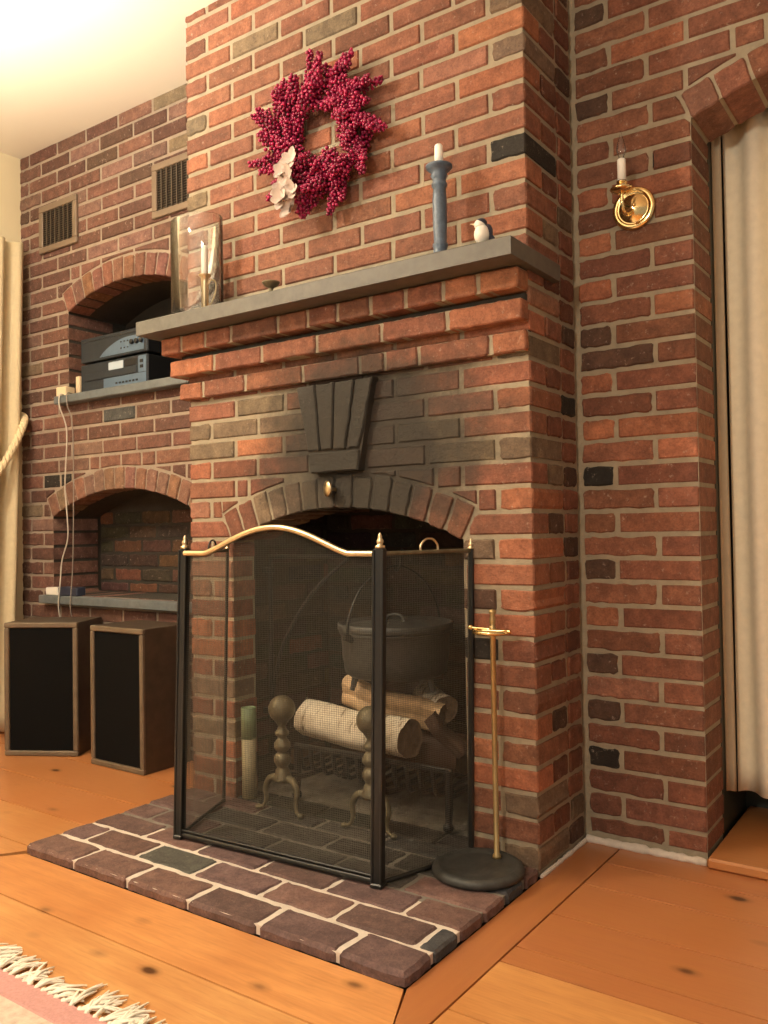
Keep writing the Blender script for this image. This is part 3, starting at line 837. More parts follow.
# little brass dish
x = at_px(271, 286, -.118).x
mb = MB(); lathe(mb, [(.0001, 0), (.015, 0), (.016, .004), (.008, .008), (.006, .014), (.009, .020), (.020, .025), (.027, .034), (.028, .037), (.026, .036), (.016, .028), (.0001, .026)], (x, -.118, SZ + .001), 28)
tag(obj('brass_dish', mb, M['brass_old']), 'tiny footed brass dish alone on the mantel shelf', 'dish')
# blue candlestick
x = at_px(440, 225, -.075).x; y = -.075; t = thing('candlestick', 'tall slate blue turned wooden candlestick at the right end of mantel', 'candlestick', (x, y, SZ))
mb = MB(); lathe(mb, [(.0001, 0), (.024, .0), (.025, .012), (.020, .020), (.0185, .034), (.021, .040), (.021, .046), (.0175, .050), (.0195, .11), (.0195, .17), (.017, .200), (.0215, .206), (.0215, .213), (.018, .217), (.0185, .226), (.024, .234), (.020, .241), (.030, .250), (.037, .257), (.037, .262), (.013, .263), (.0001, .262)], (x, y, SZ + .0005), 32)
obj('stem', mb, M['blue_wood'], t)
mb = MB(); lathe(mb, [(.0001, .2625), (.0118, .2625), (.0122, .29), (.0112, .318), (.008, .322), (.0001, .321)], (x, y, SZ), 20); tube(mb, [(x, y, SZ + .32), (x, y + .001, SZ + .327)], .001, 6, mi=1)
obj('candle', mb, [M['wax'], M['black']], t)
# bird figurine
x = at_px(482, 236, -.115).x; y = -.115; t = thing('bird_figurine', 'small white bird figurine with dark head and wings on the mantel edge', 'figurine', (x, y, SZ))
mb = MB(); ball(mb, (x, y, SZ + .030), .022, (.95, .95, 1.2)); ball(mb, (x - .004, y - .002, SZ + .056), .0155, (1, 1, .95)); lathe(mb, [(.0001, 0), (.012, 0), (.013, .006), (.010, .010)], (x, y, SZ + .0005), 16)
obj('body', mb, M['white_plastic'], t)
mb = MB(); ball(mb, (x - .002, y + .000, SZ + .060), .0152, (1.03, 1.03, .85)); ball(mb, (x + .012, y + .009, SZ + .036), .019, (.72, .7, 1.15)); tube(mb, [(x + .012, y + .008, SZ + .03), (x + .032, y + .020, SZ + .008)], [.010, .004], 10)
obj('wing', mb, M['navy'], t)['label'] = 'dark blue-black cap, wings and tail'
mb = MB(); tube(mb, [(x - .016, y - .006, SZ + .058), (x - .028, y - .012, SZ + .060)], [.0035, .0006], 8)
obj('beak', mb, M['cream_card'], t)
# chimney wreath
WX, WZ = -.682, 2.143
t = thing('wreath', 'round crimson berry wreath with white flower bow hung on the chimney breast', 'wreath', (WX, -.03, WZ))
mb = MB()
ring = [(WX + .155 * math.cos(a_), -.03, WZ + .155 * math.sin(a_)) for a_ in [2 * PI * k / 40 for k in range(41)]]
tube(mb, ring, .014, 8); tube(mb, [(p[0] + rnd(-.01, .01), p[1] + rnd(-.008, .008), p[2] + rnd(-.01, .01)) for p in ring], .008, 6)
obj('twig_ring', mb, M['twig'], t)
random.seed(5)
gold = 2.39996
NS = 136
for s_ in range(NS):
    outer = s_ % 5 == 0
    a_ = 2 * PI * s_ * .381966 + rnd(-.08, .08)
    d0 = Vector((math.cos(a_), 0, math.sin(a_))); tg = Vector((-math.sin(a_), 0, math.cos(a_)))
    if outer:
        r_ = rnd(.150, .175); ln = rnd(.085, .115); y_ = -rnd(.02, .05); dirv = d0 * rnd(.7, 1.0) - tg * rnd(.35, .8) + Vector((0, -rnd(.1, .5), 0))
    else:
        r_ = .064 + .112 * random.random() ** .7; ln = rnd(.055, .09); y_ = -rnd(.018, .065); dirv = d0 * rnd(-.1, .75) - tg * rnd(.5, 1.0) + Vector((0, -rnd(.0, .55), 0))
    dirv.normalize(); st = Vector((WX, y_, WZ)) + d0 * r_
    mb = MB(); end = st + dirv * ln; tube(mb, [st, end], [.003, .0012], 5, mi=1, cap=False)
    u_, w_ = frame_of(dirv)
    nb = int(ln / .0024)
    for k in range(nb):
        f = (k + .5) / nb; ang = k * gold; rad = (.0165 if not outer else .0145) * (1 - .5 * f * f) * rnd(.55, 1.15)
        p = st + dirv * (ln * f) + (u_ * math.cos(ang) + w_ * math.sin(ang)) * rad
        if p.y > -.010: p.y = -.010
        kcol = rnd(.55, 1.4)
        ball(mb, p, rnd(.0046, .0064), hi=False, col=(.30 * kcol, .010 * kcol, .062 * kcol))
    obj('berry_sprig', mb, [M['berry'], M['twig']], t)
random.seed(21)
bw = unp(289, 186, 1, -.085)
mb = MB()
def petal(c, d, n_, ln, wd):
    d = d.normalized(); s2 = d.cross(n_).normalized(); vs = []; fs = []; K = 6
    for i in range(K + 1):
        f = i / K; wv = wd * math.sin(PI * min(1, .12 + f * .86)) ** .7; lift = .25 * ln * f * f
        for j in (-1, -.4, .4, 1):
            vs.append(c + d * ln * f + s2 * wv * j + n_ * (lift + .3 * wv * (j * j)))
    for i in range(K):
        for j in range(3): fs.append((i * 4 + j, i * 4 + j + 1, (i + 1) * 4 + j + 1, (i + 1) * 4 + j))
    o = len(vs); vs += [v + n_ * -.0012 for v in vs]
    fs += [tuple(reversed([o + q for q in f])) for f in fs]
    mb.add(vs, fs, 0, smooth=True)
for (dx, dz, n_p, sz) in ((.012, .078, 5, .032), (-.022, .048, 5, .034), (.010, .022, 6, .036), (-.026, -.004, 5, .034), (.026, -.026, 6, .036), (-.012, -.046, 6, .036), (.006, -.076, 5, .034)):
    c = Vector((bw.x + dx, bw.y - rnd(.0, .025), bw.z + dz))
    for k in range(n_p):
        a_ = 2 * PI * k / n_p + rnd(-.3, .3)
        petal(c, Vector((math.cos(a_), rnd(-.9, .15), math.sin(a_))), Vector((.25, -1, .1)).normalized(), sz * rnd(.85, 1.2), sz * .42)
obj('flower_bow', mb, M['white_cloth'], t)['label'] = 'white ruffled flower bow'

# ================================================================== SCONCE
sx, sz = .1815, 1.822; y0 = DR - .001
t = thing('wall_sconce', 'round polished brass wall sconce with one white candle and clear flame bulb', 'sconce', (sx, y0, sz))
Mx = Matrix.Rotation(PI / 2, 3, 'X')
mb = MB(); lathe(mb, [(.0001, -.002), (.060, -.002), (.0615, .004), (.058, .010), (.047, .0095), (.043, .006), (.040, .008), (.025, .017), (.0001, .022)], (sx, y0, sz), 40, M=Mx)
for dx, dz in ((-.008, -.020), (.006, .004)): ball(mb, (sx + dx, y0 - .022, sz + dz), .006, hi=False)
obj('backplate', mb, M['brass'], t)
ax, ay = sx - .005, y0 - .085
mb = MB(); tube(mb, spline([(sx, y0 - .018, sz - .008), (sx - .001, y0 - .045, sz - .028), (ax, ay + .012, sz - .030), (ax, ay, sz - .008), (ax, ay, sz + .026)], 7), .0052, 10); obj('arm', mb, M['brass'], t)
mb = MB(); lathe(mb, [(.0001, .018), (.012, .019), (.030, .026), (.033, .031), (.031, .032), (.014, .027), (.012, .030), (.012, .046), (.0145, .047), (.0145, .052), (.0001, .052)], (ax, ay, sz), 30); obj('drip_cup', mb, M['brass'], t)
mb = MB(); lathe(mb, [(.0115, .050), (.0115, .112), (.010, .114), (.0001, .114)], (ax, ay, sz), 20); obj('candle_sleeve', mb, M['wax'], t)
mb = MB(); lathe(mb, [(.007, .1145), (.0075, .122), (.0125, .135), (.0128, .145), (.009, .163), (.004, .178), (.0012, .192), (.0001, .194)], (ax, ay, sz), 20); obj('bulb', mb, M['glass'], t)

# ================================================================== NICHE SLABS AND CONTENT
def slab(name, label, x0, x1, y0_, y1_, z0_, z1_, mat):
    mb = MB(); box(mb, x0, x1, y0_, y1_, z0_, z1_, .004); o = obj(name, mb, mat); tag(o, label, 'shelf'); return o
slab('stone_shelf', 'grey stone slab shelf at the base of the upper arched niche', -2.495, -1.60, DL - .055, DL + .32, 1.515, 1.552, M['bluestone'])
slab('stone_shelf', 'blue grey stone slab shelf at the base of the lower arched niche', -2.640, -1.56, DL - .045, DL + .26, .600, .638, M['bluestone'])
SH1, SH2 = 1.552, .638
# hi-fi
sxl, sxr, sy0, sy1 = -2.405, -1.945, .335, .600
def unit(name, label, z0_, z1_, kind):
    t = thing(name, label, 'stereo', ((sxl + sxr) / 2, sy0, z0_))
    mb = MB(); box(mb, sxl, sxr, sy0 + .006, sy1, z0_ + .010, z1_, .003)
    obj('case', mb, M['plastic_black'], t)
    for xx in (sxl + .05, sxr - .05):
        for yy in (sy0 + .05, sy1 - .05):
            mb = MB(); lathe(mb, [(.016, 0.0005), (.018, .010)], (xx, yy, z0_), 14); obj('foot', mb, M['plastic_black'], t)
    hz = z1_ - z0_ - .010; zb = z0_ + .010
    mb = MB(); box(mb, sxl, sxr, sy0, sy0 + .006, zb, z1_, .002); f = obj('front_panel', mb, M['panel_grey'], t)
    yf = sy0 - .001
    P = lambda u, v: (sxl + (sxr - sxl) * u, zb + hz * v)
    def patch(nm, u0_, u1_, v0_, v1_, mat, th=.002, par=None):
        a = P(u0_, v0_); b_ = P(u1_, v1_); mb = MB(); box(mb, a[0], b_[0], sy0 - th, sy0 + .001, a[1], b_[1], .0008); return obj(nm, mb, mat, f)
    if kind == 'amp':
        mb = MB(); pts = [P(.30, .10)] + [P(.30 + .66 * k / 12, .10 + .62 * math.sin(PI / 2 * min(1, k / 8)) ** .8) for k in range(1, 13)] + [P(.96, .10)]
        q = [(p[0], sy0 - .0015, p[1]) for p in pts] + [(p[0], sy0 + .001, p[1]) for p in pts]; nn = len(pts)
        mb.add(q, [tuple(range(nn))] + [(i, nn + i, nn + (i + 1) % nn, (i + 1) % nn) for i in range(nn)])
        obj('fascia', mb, M['panel_silver'], f)
        for k in range(3):
            p = P(.80 + .065 * k, .46); mb = MB(); lathe(mb, [(.011, 0), (.011, .010), (.009, .012), (.0001, .012)], (p[0], sy0 - .001, p[1]), 18, M=Mx); obj('knob', mb, M['plastic_black'], f)
        for k in range(6):
            p = P(.63 + .05 * (k % 3), .30 + .26 * (k // 3)); mb = MB(); box(mb, p[0] - .004, p[0] + .004, sy0 - .004, sy0, p[1] - .003, p[1] + .003, .001); obj('button', mb, M['plastic_black'], f)
        patch('stripe', .02, .98, .84, .87, M['plastic_black'])
    else:
        patch('lower_trim', .36, .985, .04, .40, M['panel_silver']); patch('tray', .08, .86, .42, .66, M['panel_grey'], .004)
        patch('display', .44, .66, .60, .92, M['display'], .003); patch('key_block', .68, .86, .70, .92, M['plastic_black'], .003)
        patch('side_trim', .88, .985, .42, .96, M['panel_silver'])
        for k in range(7):
            p = P(.56 + .05 * k, .18); mb = MB(); box(mb, p[0] - .006, p[0] + .006, sy0 - .005, sy0 - .001, p[1] - .004, p[1] + .004, .001); obj('button', mb, M['plastic_black'], f)
        for k in range(2):
            p = P(.93, .60 + .18 * k); mb = MB(); box(mb, p[0] - .010, p[0] + .010, sy0 - .005, sy0 - .001, p[1] - .007, p[1] + .007, .001); obj('button', mb, M['plastic_black'], f)
unit('tape_deck', 'black and silver deck with pale display, lower of two hi-fi units in the niche', SH1 + .0005, SH1 + .142, 'deck')
unit('stereo_receiver', 'black receiver with silver arc and three knobs stacked on the deck in the niche', SH1 + .1425, SH1 + .262, 'amp')
mb = MB(); box(mb, -2.490, -2.425, .262, .315, SH1 + .0005, SH1 + .042, .003, rot=.1); tag(obj('cream_box', mb, M['cream_card']), 'small cream block on the left tip of the upper stone shelf', 'box')
mb = MB(); box(mb, -2.448, -2.420, .335, .375, SH1 + .0005, SH1 + .098, .003); tag(obj('cream_box', mb, M['cream_card']), 'little cream upright block squeezed left of the stereo', 'box')
# lower niche gadget
t = thing('adapter', 'white and navy plastic gadget on the left end of the lower stone shelf', 'adapter', (-2.50, .30, SH2))
mb = MB(); box(mb, -2.605, -2.515, .275, .325, SH2 + .0005, SH2 + .036, .004); obj('white_end', mb, M['white_plastic'], t)
mb = MB(); box(mb, -2.516, -2.375, .280, .330, SH2 + .0005, SH2 + .040, .004); obj('body', mb, M['navy'], t)
def cable(name, label, pts, r, mat):
    mb = MB(); tube(mb, spline(pts, 8), r, 6); tag(obj(name, mb, mat), label, 'cable')
M['cable_white'] = plain('pale_cable', (.50, .45, .38), .5); M['cable_grey'] = plain('grey_cable', (.24, .20, .17), .5)
cable('cable', 'pale wavy cable hanging from the upper stone shelf past the lower niche', [(-2.44, .275, 1.556), (-2.434, .243, 1.553), (-2.430, .238, 1.50), (-2.413, .262, 1.39), (-2.425, .262, 1.2), (-2.440, .27, 1.12), (-2.425, .27, 1.0), (-2.420, .268, .90), (-2.455, .262, .80), (-2.460, .255, .70), (-2.468, .250, .60), (-2.468, .262, .52)], .0032, M['cable_white'])
cable('cable', 'thin straight grey cable right of the pale one, hanging past the lower niche', [(-2.385, .275, 1.556), (-2.378, .243, 1.553), (-2.372, .238, 1.50), (-2.368, .262, 1.39), (-2.372, .265, 1.0), (-2.378, .262, .75), (-2.379, .250, .60), (-2.380, .262, .54)], .0026, M['cable_grey'])

# vents
def vent(label, x0, x1, z0_, z1_, slats_vertical=True):
    y1_ = DL - .0; t = thing('air_vent', label, 'air vent', ((x0 + x1) / 2, y1_, z0_), group=None)
    fwid = .030
    mb = MB()
    for (a, b_, c, d) in ((x0, x1, z0_, z0_ + fwid), (x0, x1, z1_ - fwid, z1_), (x0, x0 + fwid, z0_ + fwid, z1_ - fwid), (x1 - fwid, x1, z0_ + fwid, z1_ - fwid)):
        box(mb, a, b_, y1_ - .012, y1_ + .004, c, d, .003)
    obj('frame', mb, M['vent_frame'], t)
    mb = MB(); box(mb, x0 + fwid - .004, x1 - fwid + .004, y1_ - .002, y1_ + .004, z0_ + fwid - .004, z1_ - fwid + .004); obj('backing', mb, M['vent_dark'], t)
    mb = MB(); nz = 16
    for k in range(nz):
        z = z0_ + fwid + (z1_ - z0_ - 2 * fwid) * (k + .5) / nz
        mb.add([(x0 + fwid, y1_ - .004, z + .004), (x1 - fwid, y1_ - .004, z + .004), (x1 - fwid, y1_ - .010, z - .002), (x0 + fwid, y1_ - .010, z - .002), (x0 + fwid, y1_ - .003, z + .0025), (x1 - fwid, y1_ - .003, z + .0025), (x1 - fwid, y1_ - .009, z - .0035), (x0 + fwid, y1_ - .009, z - .0035)], [(0, 1, 2, 3), (7, 6, 5, 4), (3, 2, 6, 7), (0, 4, 5, 1)])
    for k in range(1, 7):
        x_ = x0 + fwid + (x1 - x0 - 2 * fwid) * k / 7; box(mb, x_ - .003, x_ + .003, y1_ - .0115, y1_ - .003, z0_ + fwid, z1_ - fwid)
    obj('louvres', mb, M['vent_slat'], t)
vent('brown louvred air vent nearest the curtain, high on left brick wall', -2.668, -2.377, 2.253, 2.478)
vent('brown louvred air vent beside the chimney breast, high on left brick wall', -1.856, -1.575, 2.240, 2.470)

# ================================================================== SPEAKERS
SW, SHH, SD = .322, .553, .238
def make_speaker(label):
    t = thing('loudspeaker', label, 'speaker')
    mb = MB(); box(mb, -SW / 2 + .001, SW / 2 - .001, .012, SD, .0005, SHH, .002); obj('cabinet', mb, M['walnut'], t, True)
    mb = MB(); fwd = .022
    for (a, b_, c, d) in ((-SW / 2, SW / 2, .0, fwd), (-SW / 2, SW / 2, SHH - fwd, SHH), (-SW / 2, -SW / 2 + fwd, fwd, SHH - fwd), (SW / 2 - fwd, SW / 2, fwd, SHH - fwd)):
        box(mb, a, b_, 0, .016, c + .0005, d + .0005, .004)
    obj('front_trim', mb, M['walnut_edge'], t, True)
    mb = MB(); box(mb, -SW / 2 + fwd + .001, SW / 2 - fwd - .001, .007, .013, fwd + .001, SHH - fwd - .001, .002); obj('grille', mb, M['grille'], t, True)
    return t
s2 = make_speaker('walnut speaker with black grille beside the fire screen, facing straight out'); s2.location = (-1.8075, .053, 0)
ang = math.atan2(.156, .283)
fc = Vector(((-2.385 - 2.102) / 2, (-.066 + .09) / 2, 0))
dup(s2, (fc.x, fc.y, 0), ang, 'walnut speaker with black grille beside the curtain, angled toward the room')
# ================================================================== CURTAINS
def drape(name, label, line, ztop, zbot, folds, amp, mat, lift=.0, drift=None, cat='curtain', parent=None):
    # line: two xy end points; folds run along it
    a, b_ = Vector(line[0]), Vector(line[1]); d = (b_ - a); ln = d.length; d.normalize(); nn = Vector((-d.y, d.x))
    nu = folds * 14; nv = 26; mb = MB(); vs = []; fs = []
    phs = [rnd(-.5, .5) for _ in range(folds + 2)]; ampv = [rnd(.7, 1.25) for _ in range(folds + 2)]
    for side_ in (0, 1):
        for j in range(nv + 1):
            v = j / nv; z = ztop + (zbot - ztop) * v
            for i in range(nu + 1):
                u = i / nu; ph_ = u * folds; k = int(ph_)
                w_ = math.sin(2 * PI * ph_ + phs[k] * (1 - abs(2 * (ph_ - k) - 1)) + .35 * math.sin(3 * v + k))
                w_ = math.copysign(abs(w_) ** .8, w_)
                aa = amp * ampv[k] * (.75 + .25 * math.sin(1.7 * v + k))
                p = a + d * (ln * u) + nn * (aa * w_)
                if drift: p = p + Vector(drift(u, v))
                p = p + nn * (.0035 * side_)
                vs.append((p.x, p.y, z))
    w1 = nu + 1; off = w1 * (nv + 1)
    for j in range(nv):
        for i in range(nu):
            q = (j * w1 + i, j * w1 + i + 1, (j + 1) * w1 + i + 1, (j + 1) * w1 + i)
            fs.append(q); fs.append(tuple(off + x for x in reversed(q)))
    for i in range(nu):
        fs.append((i, off + i, off + i + 1, i + 1)); e = nv * w1; fs.append((e + i, e + i + 1, off + e + i + 1, off + e + i))
    for j in range(nv):
        fs.append((j * w1, (j + 1) * w1, off + (j + 1) * w1, off + j * w1)); e = nu; fs.append((j * w1 + e, off + j * w1 + e, off + (j + 1) * w1 + e, (j + 1) * w1 + e))
    mb.add(vs, fs, 0, smooth=True)
    o = obj(name, mb, mat, parent)
    if parent is None: tag(o, label, cat)
    return o
random.seed(4)
drape('curtain', 'floor length cream curtain tied back with rope at left wall', ((-2.755, .268), (-2.755, -.62)), 2.312, .012, 9, .034, M['tied_cloth'], drift=lambda u, v: (0, -.075 * v * (1 - u)))
random.seed(9)
drape('curtain', 'cream curtain hanging in the arched alcove right of the chimney', ((.362, .600), (1.40, .600)), 2.16, .128, 9, .030, M['cream_cloth'])
drape('curtain_lining', 'narrow taupe lining strip at the left edge of the alcove curtain', ((.3435, .548), (.366, .566)), 2.15, .140, 1, .005, M['taupe_cloth'], cat='curtain lining')
# rope tieback
mb = MB()
path = spline([(-2.835, .282, 1.500), (-2.79, .280, 1.492), (-2.745, .262, 1.470), (-2.712, .226, 1.415), (-2.700, .170, 1.315), (-2.696, .110, 1.225), (-2.694, .02, 1.13), (-2.694, -.12, 1.05)], 14)
pts = [Vector(p) for p in path]
for s_ in range(3):
    q = []
    for i, p in enumerate(pts):
        tg = pts[min(i + 1, len(pts) - 1)] - pts[max(i - 1, 0)]; u_, w_ = frame_of(tg); a_ = i * .55 + s_ * 2 * PI / 3
        q.append(p + (u_ * math.cos(a_) + w_ * math.sin(a_)) * .0085)
    tube(mb, q, .0105, 8)
tag(obj('curtain_tieback', mb, M['rope']), 'thick cream twisted rope tieback slung across the left curtain', 'rope')

# ================================================================== FIRE SCREEN
A = Vector((-.972, -.363)); B = Vector((-.288, -.325)); LW = Vector((-1.100, -.062)); RW = Vector((-.188, -.030))
z0_, zt = HT + .0005, .862
t = thing('fire_screen', 'three panel black mesh fire screen with arched brass top rail', 'fire screen', (A.x + (B.x - A.x) / 2, -.34, HT))
def stick(p, za, q, zb, r=.006, mat=None, nm='rail', par=None):
    mb = MB(); tube(mb, [(p.x, p.y, za), (q.x, q.y, zb)], r, 10); return obj(nm, mb, mat or M['black_paint'], par or t)
def post(p, w_, h_, big=True, rot=.0, d2=None):
    mb = MB(); box(mb, p.x - w_, p.x + w_, p.y - w_ * .9, p.y + w_ * .9, z0_, h_, .003, rot=rot)
    if big:
        for s_ in (-1, 1): box(mb, p.x + s_ * w_ * .9 - .003, p.x + s_ * w_ * .9 + .003, p.y - w_ * 1.15, p.y + w_ * .6, z0_, h_ - .004, .001, rot=rot, piv=(p.x, p.y))
        box(mb, p.x - w_ * 1.25, p.x + w_ * 1.25, p.y - w_ * 1.3, p.y + w_ * 1.3, z0_, z0_ + .012, .003, rot=rot)
    o = obj('post', mb, M['black_paint'], t)
    mb = MB(); k = 1.0 if big else .75
    lathe(mb, [(.013 * k, 0), (.013 * k, .006 * k), (.006 * k, .009 * k), (.009 * k, .014 * k), (.0095 * k, .019 * k), (.005 * k, .026 * k), (.006 * k, .029 * k), (.0035 * k, .036 * k), (.0001, .040 * k)], (p.x, p.y, h_), 18)
    obj('finial', mb, M['brass_mid'], o)
post(A, .0125, .872, True, .2); post(B, .0135, .872, True, .2); post(LW, .006, .862, False); post(RW, .008, .862, False)
dAB = (B - A).normalized()
# brass arched rail
def rail_z(s): # s 0..1 along the main panel
    e = .13
    if s < e or s > 1 - e: return .858
    q = (s - e) / (1 - 2 * e); return .858 + .072 * math.sin(PI * q) ** 1.25
mb = MB(); K = 60
nrm2 = Vector((dAB.y, -dAB.x)) * .010
tube(mb, [(*(A.lerp(B, .015 + .965 * k / K) + nrm2), rail_z(.015 + .965 * k / K)) for k in range(K + 1)], .0085, 10)
obj('top_rail', mb, M['brass_mid'], t)['label'] = 'arched brass top rail'
stick(A, z0_ + .012, B, z0_ + .012, .010, nm='bottom_rail')
mb = MB(); Bn = Vector((dAB.y, -dAB.x)) * .006; tube(mb, [(*(A + Bn), z0_ + .026), (*(B + Bn), z0_ + .026)], .004, 8); obj('bottom_bead', mb, M['black_paint'], t)
for P_, Q_ in ((A, LW), (B, RW)):
    stick(P_, .858, Q_, .858, .0058, M['brass_old'] if P_ is B else M['black_paint'], 'wing_rail'); stick(P_, z0_ + .008, Q_, z0_ + .008, .006, nm='bottom_rail')
    m_ = P_.lerp(Q_, .52 if P_ is B else .62); dd = (Q_ - P_).normalized() * .030
    mb = MB(); tube(mb, spline([(*(m_ - dd), .862), (*(m_ - dd * .95), .876), (*(m_ - dd * .5), .890), (*m_, .893), (*(m_ + dd * .5), .890), (*(m_ + dd * .95), .876), (*(m_ + dd), .862)], 5), .0030, 8)
    obj('handle', mb, M['brass_mid'] if P_ is B else M['black_paint'], t)
def lean():
    # the folding screen leans back a little on the uneven hearth
    for o in list(t.children_recursive):
        for v in o.data.vertices: v.co.y += .036 * v.co.z
def mesh_panel(P_, Q_, topf, pitch=.0056, r=.00030):
    mb = MB(); ln = (Q_ - P_).length; d = (Q_ - P_) / ln; nv = Vector((-d.y, d.x)) * r
    n = int(ln / pitch)
    def bar(p, q):
        p, q = Vector(p), Vector(q); ax = (q - p).normalized(); u_ = Vector((nv.x, nv.y, 0)); w_ = ax.cross(u_.normalized()) * r
        vs = [p + u_ + w_, p - u_ + w_, p - u_ - w_, p + u_ - w_, q + u_ + w_, q - u_ + w_, q - u_ - w_, q + u_ - w_]
        mb.add(vs, [(0, 1, 5, 4), (1, 2, 6, 5), (2, 3, 7, 6), (3, 0, 4, 7)])
    for k in range(1, n):
        p = P_ + d * (k * pitch); bar((p.x, p.y, z0_ + .012), (p.x, p.y, topf(k / n)))
    z = z0_ + .016
    while z < .935:
        # span where the rail is above z
        ss = [k / 80 for k in range(81) if topf(k / 80) > z]
        if ss:
            p = P_.lerp(Q_, ss[0]); q = P_.lerp(Q_, ss[-1]); bar((p.x, p.y, z), (q.x, q.y, z))
        z += pitch
    o = obj('mesh_panel', mb, M['wire'], t); o['label'] = 'woven wire mesh panel'
mesh_panel(A, B, rail_z); mesh_panel(A, LW, lambda s: .858); mesh_panel(B, RW, lambda s: .858)
lean()

# ================================================================== TOOL STAND
bx, by = -.118, -.118; rx, ry = -.098, -.052
t = thing('fire_tool_stand', 'empty brass fireplace tool stand on a round black cast iron base', 'tool stand', (bx, by, HT))
mb = MB(); lathe(mb, [(.0001, .001), (.108, .001), (.117, .005), (.120, .013), (.117, .022), (.108, .027), (.098, .0265), (.094, .023), (.060, .024), (.0001, .025)], (bx, by, HT), 48)
obj('base', mb, M['cast_iron'], t)['label'] = 'round black cast iron base'
mb = MB(); lathe(mb, [(.012, .024), (.012, .030), (.0075, .036), (.0075, .615), (.010, .620), (.010, .630), (.006, .634), (.0085, .642), (.009, .652), (.006, .660), (.010, .668), (.009, .674), (.0001, .678)], (rx, ry, HT), 20); obj('rod', mb, M['rod_brass'], t)
mb = MB(); zz = HT + .622
tube(mb, spline([(rx - .055, ry - .012, zz + .004), (rx - .035, ry - .010, zz + .003), (rx - .01, ry - .004, zz + .002), (rx, ry, zz)], 6), .0045, 10)
pts = [(rx + .045 * math.cos(a_), ry - .006 - .045 * math.sin(a_), zz - .004) for a_ in [PI * k / 20 for k in range(21)]]
tube(mb, pts, .006, 10); tube(mb, [(rx - .045, ry - .006, zz - .004), (rx + .055, ry - .006, zz - .002)], .006, 10); ball(mb, (rx - .060, ry - .012, zz + .005), .0075)
obj('hook_bracket', mb, M['brass'], t)['label'] = 'shiny brass half-ring hook bracket'

# ================================================================== ANDIRONS
def make_andiron(label, x, y):
    t = thing('andiron', label, 'andiron', (x, y, HT))
    k = 1.0
    mb = MB(); lathe(mb, [(.0001, .098), (.030, .100), (.032, .108), (.026, .118), (.022, .135), (.017, .142), (.020, .148), (.026, .158), (.028, .170), (.022, .184), (.014, .190), (.020, .196), (.027, .206), (.026, .218), (.018, .230), (.013, .238), (.022, .246), (.023, .254), (.015, .262), (.012, .272), (.018, .282)] + [(.043 * math.sin(a_), .327 - .043 * math.cos(a_)) for a_ in [PI * j / 16 for j in range(3, 16)]] + [(.0001, .370)], (x, y, HT), 30)
    obj('turned_post', mb, M['brass_old'], t)
    for s_ in (-1, 1):
        mb = MB(); tube(mb, spline([(x + s_ * .012, y, HT + .108), (x + s_ * .048, y - .004, HT + .102), (x + s_ * .066, y - .008, HT + .070), (x + s_ * .062, y - .010, HT + .038), (x + s_ * .070, y - .014, HT + .014), (x + s_ * .088, y - .018, HT + .008)], 7), [.014 - .008 * min(1, q / 24) for q in range(36)], 10)
        ball(mb, (x + s_ * .090, y - .019, HT + .0085), .008, (1.3, 1.3, 1)); obj('leg', mb, M['brass_old'], t)
    mb = MB(); tube(mb, spline([(x, y + .01, HT + .105), (x, y + .06, HT + .105), (x, y + .12, HT + .088), (x, y + .40, HT + .088), (x, y + .42, HT + .06), (x, y + .42, HT + .012)], 6), .009, 8); obj('billet_bar', mb, M['black_iron'], t)
    return t
a1 = make_andiron('brass ball-topped andiron at the left of the log grate', -.868, -.030)
dup(a1, (-.528, -.018, HT), 0, 'brass ball-topped andiron behind the right post of the screen')

# ================================================================== GRATE, LOGS
gx0, gx1, gy0, gy1 = -.925, -.318, .098, .36
t = thing('fire_grate', 'black iron log grate standing in the fireplace', 'grate', ((gx0 + gx1) / 2, (gy0 + gy1) / 2, HT))
mb = MB(); box(mb, gx0, gx1, gy0 - .006, gy0 + .006, .196, .212, .002); obj('front_rail', mb, M['black_iron'], t)
mb = MB(); box(mb, gx0, gx1, gy1 - .008, gy1 + .008, .112, .126, .002); obj('rear_rail', mb, M['black_iron'], t)
for k in range(13):
    x = gx0 + .02 + (gx1 - gx0 - .04) * k / 12
    mb = MB(); tube(mb, spline([(x, gy0, .200), (x, gy0 + .004, .160), (x, gy0 + .018, .128), (x, gy0 + .06, .118), (x, gy1 + .01, .130)], 5), .0075, 8); obj('bar', mb, M['black_iron'], t)
for x in (gx0 + .012, gx1 - .012):
    for y, zt_ in ((gy0, .205), (gy1, .122)):
        mb = MB(); tube(mb, [(x, y, zt_), (x, y - .002, .10), (x, y - .006, HT + .03), (x, y - .008, HT + .020)], [.013, .012, .010, .010], 10); ball(mb, (x, y - .008, HT + .0165), .0165, (1, 1, .95)); obj('leg', mb, M['black_iron'], t)
for xa in (gx0 - .006, gx1 - .01):
    mb = MB(); box(mb, xa, xa + .016, gy0 + .01, gy1, .140, .152, .002); obj('side_bar', mb, M['black_iron'], t)

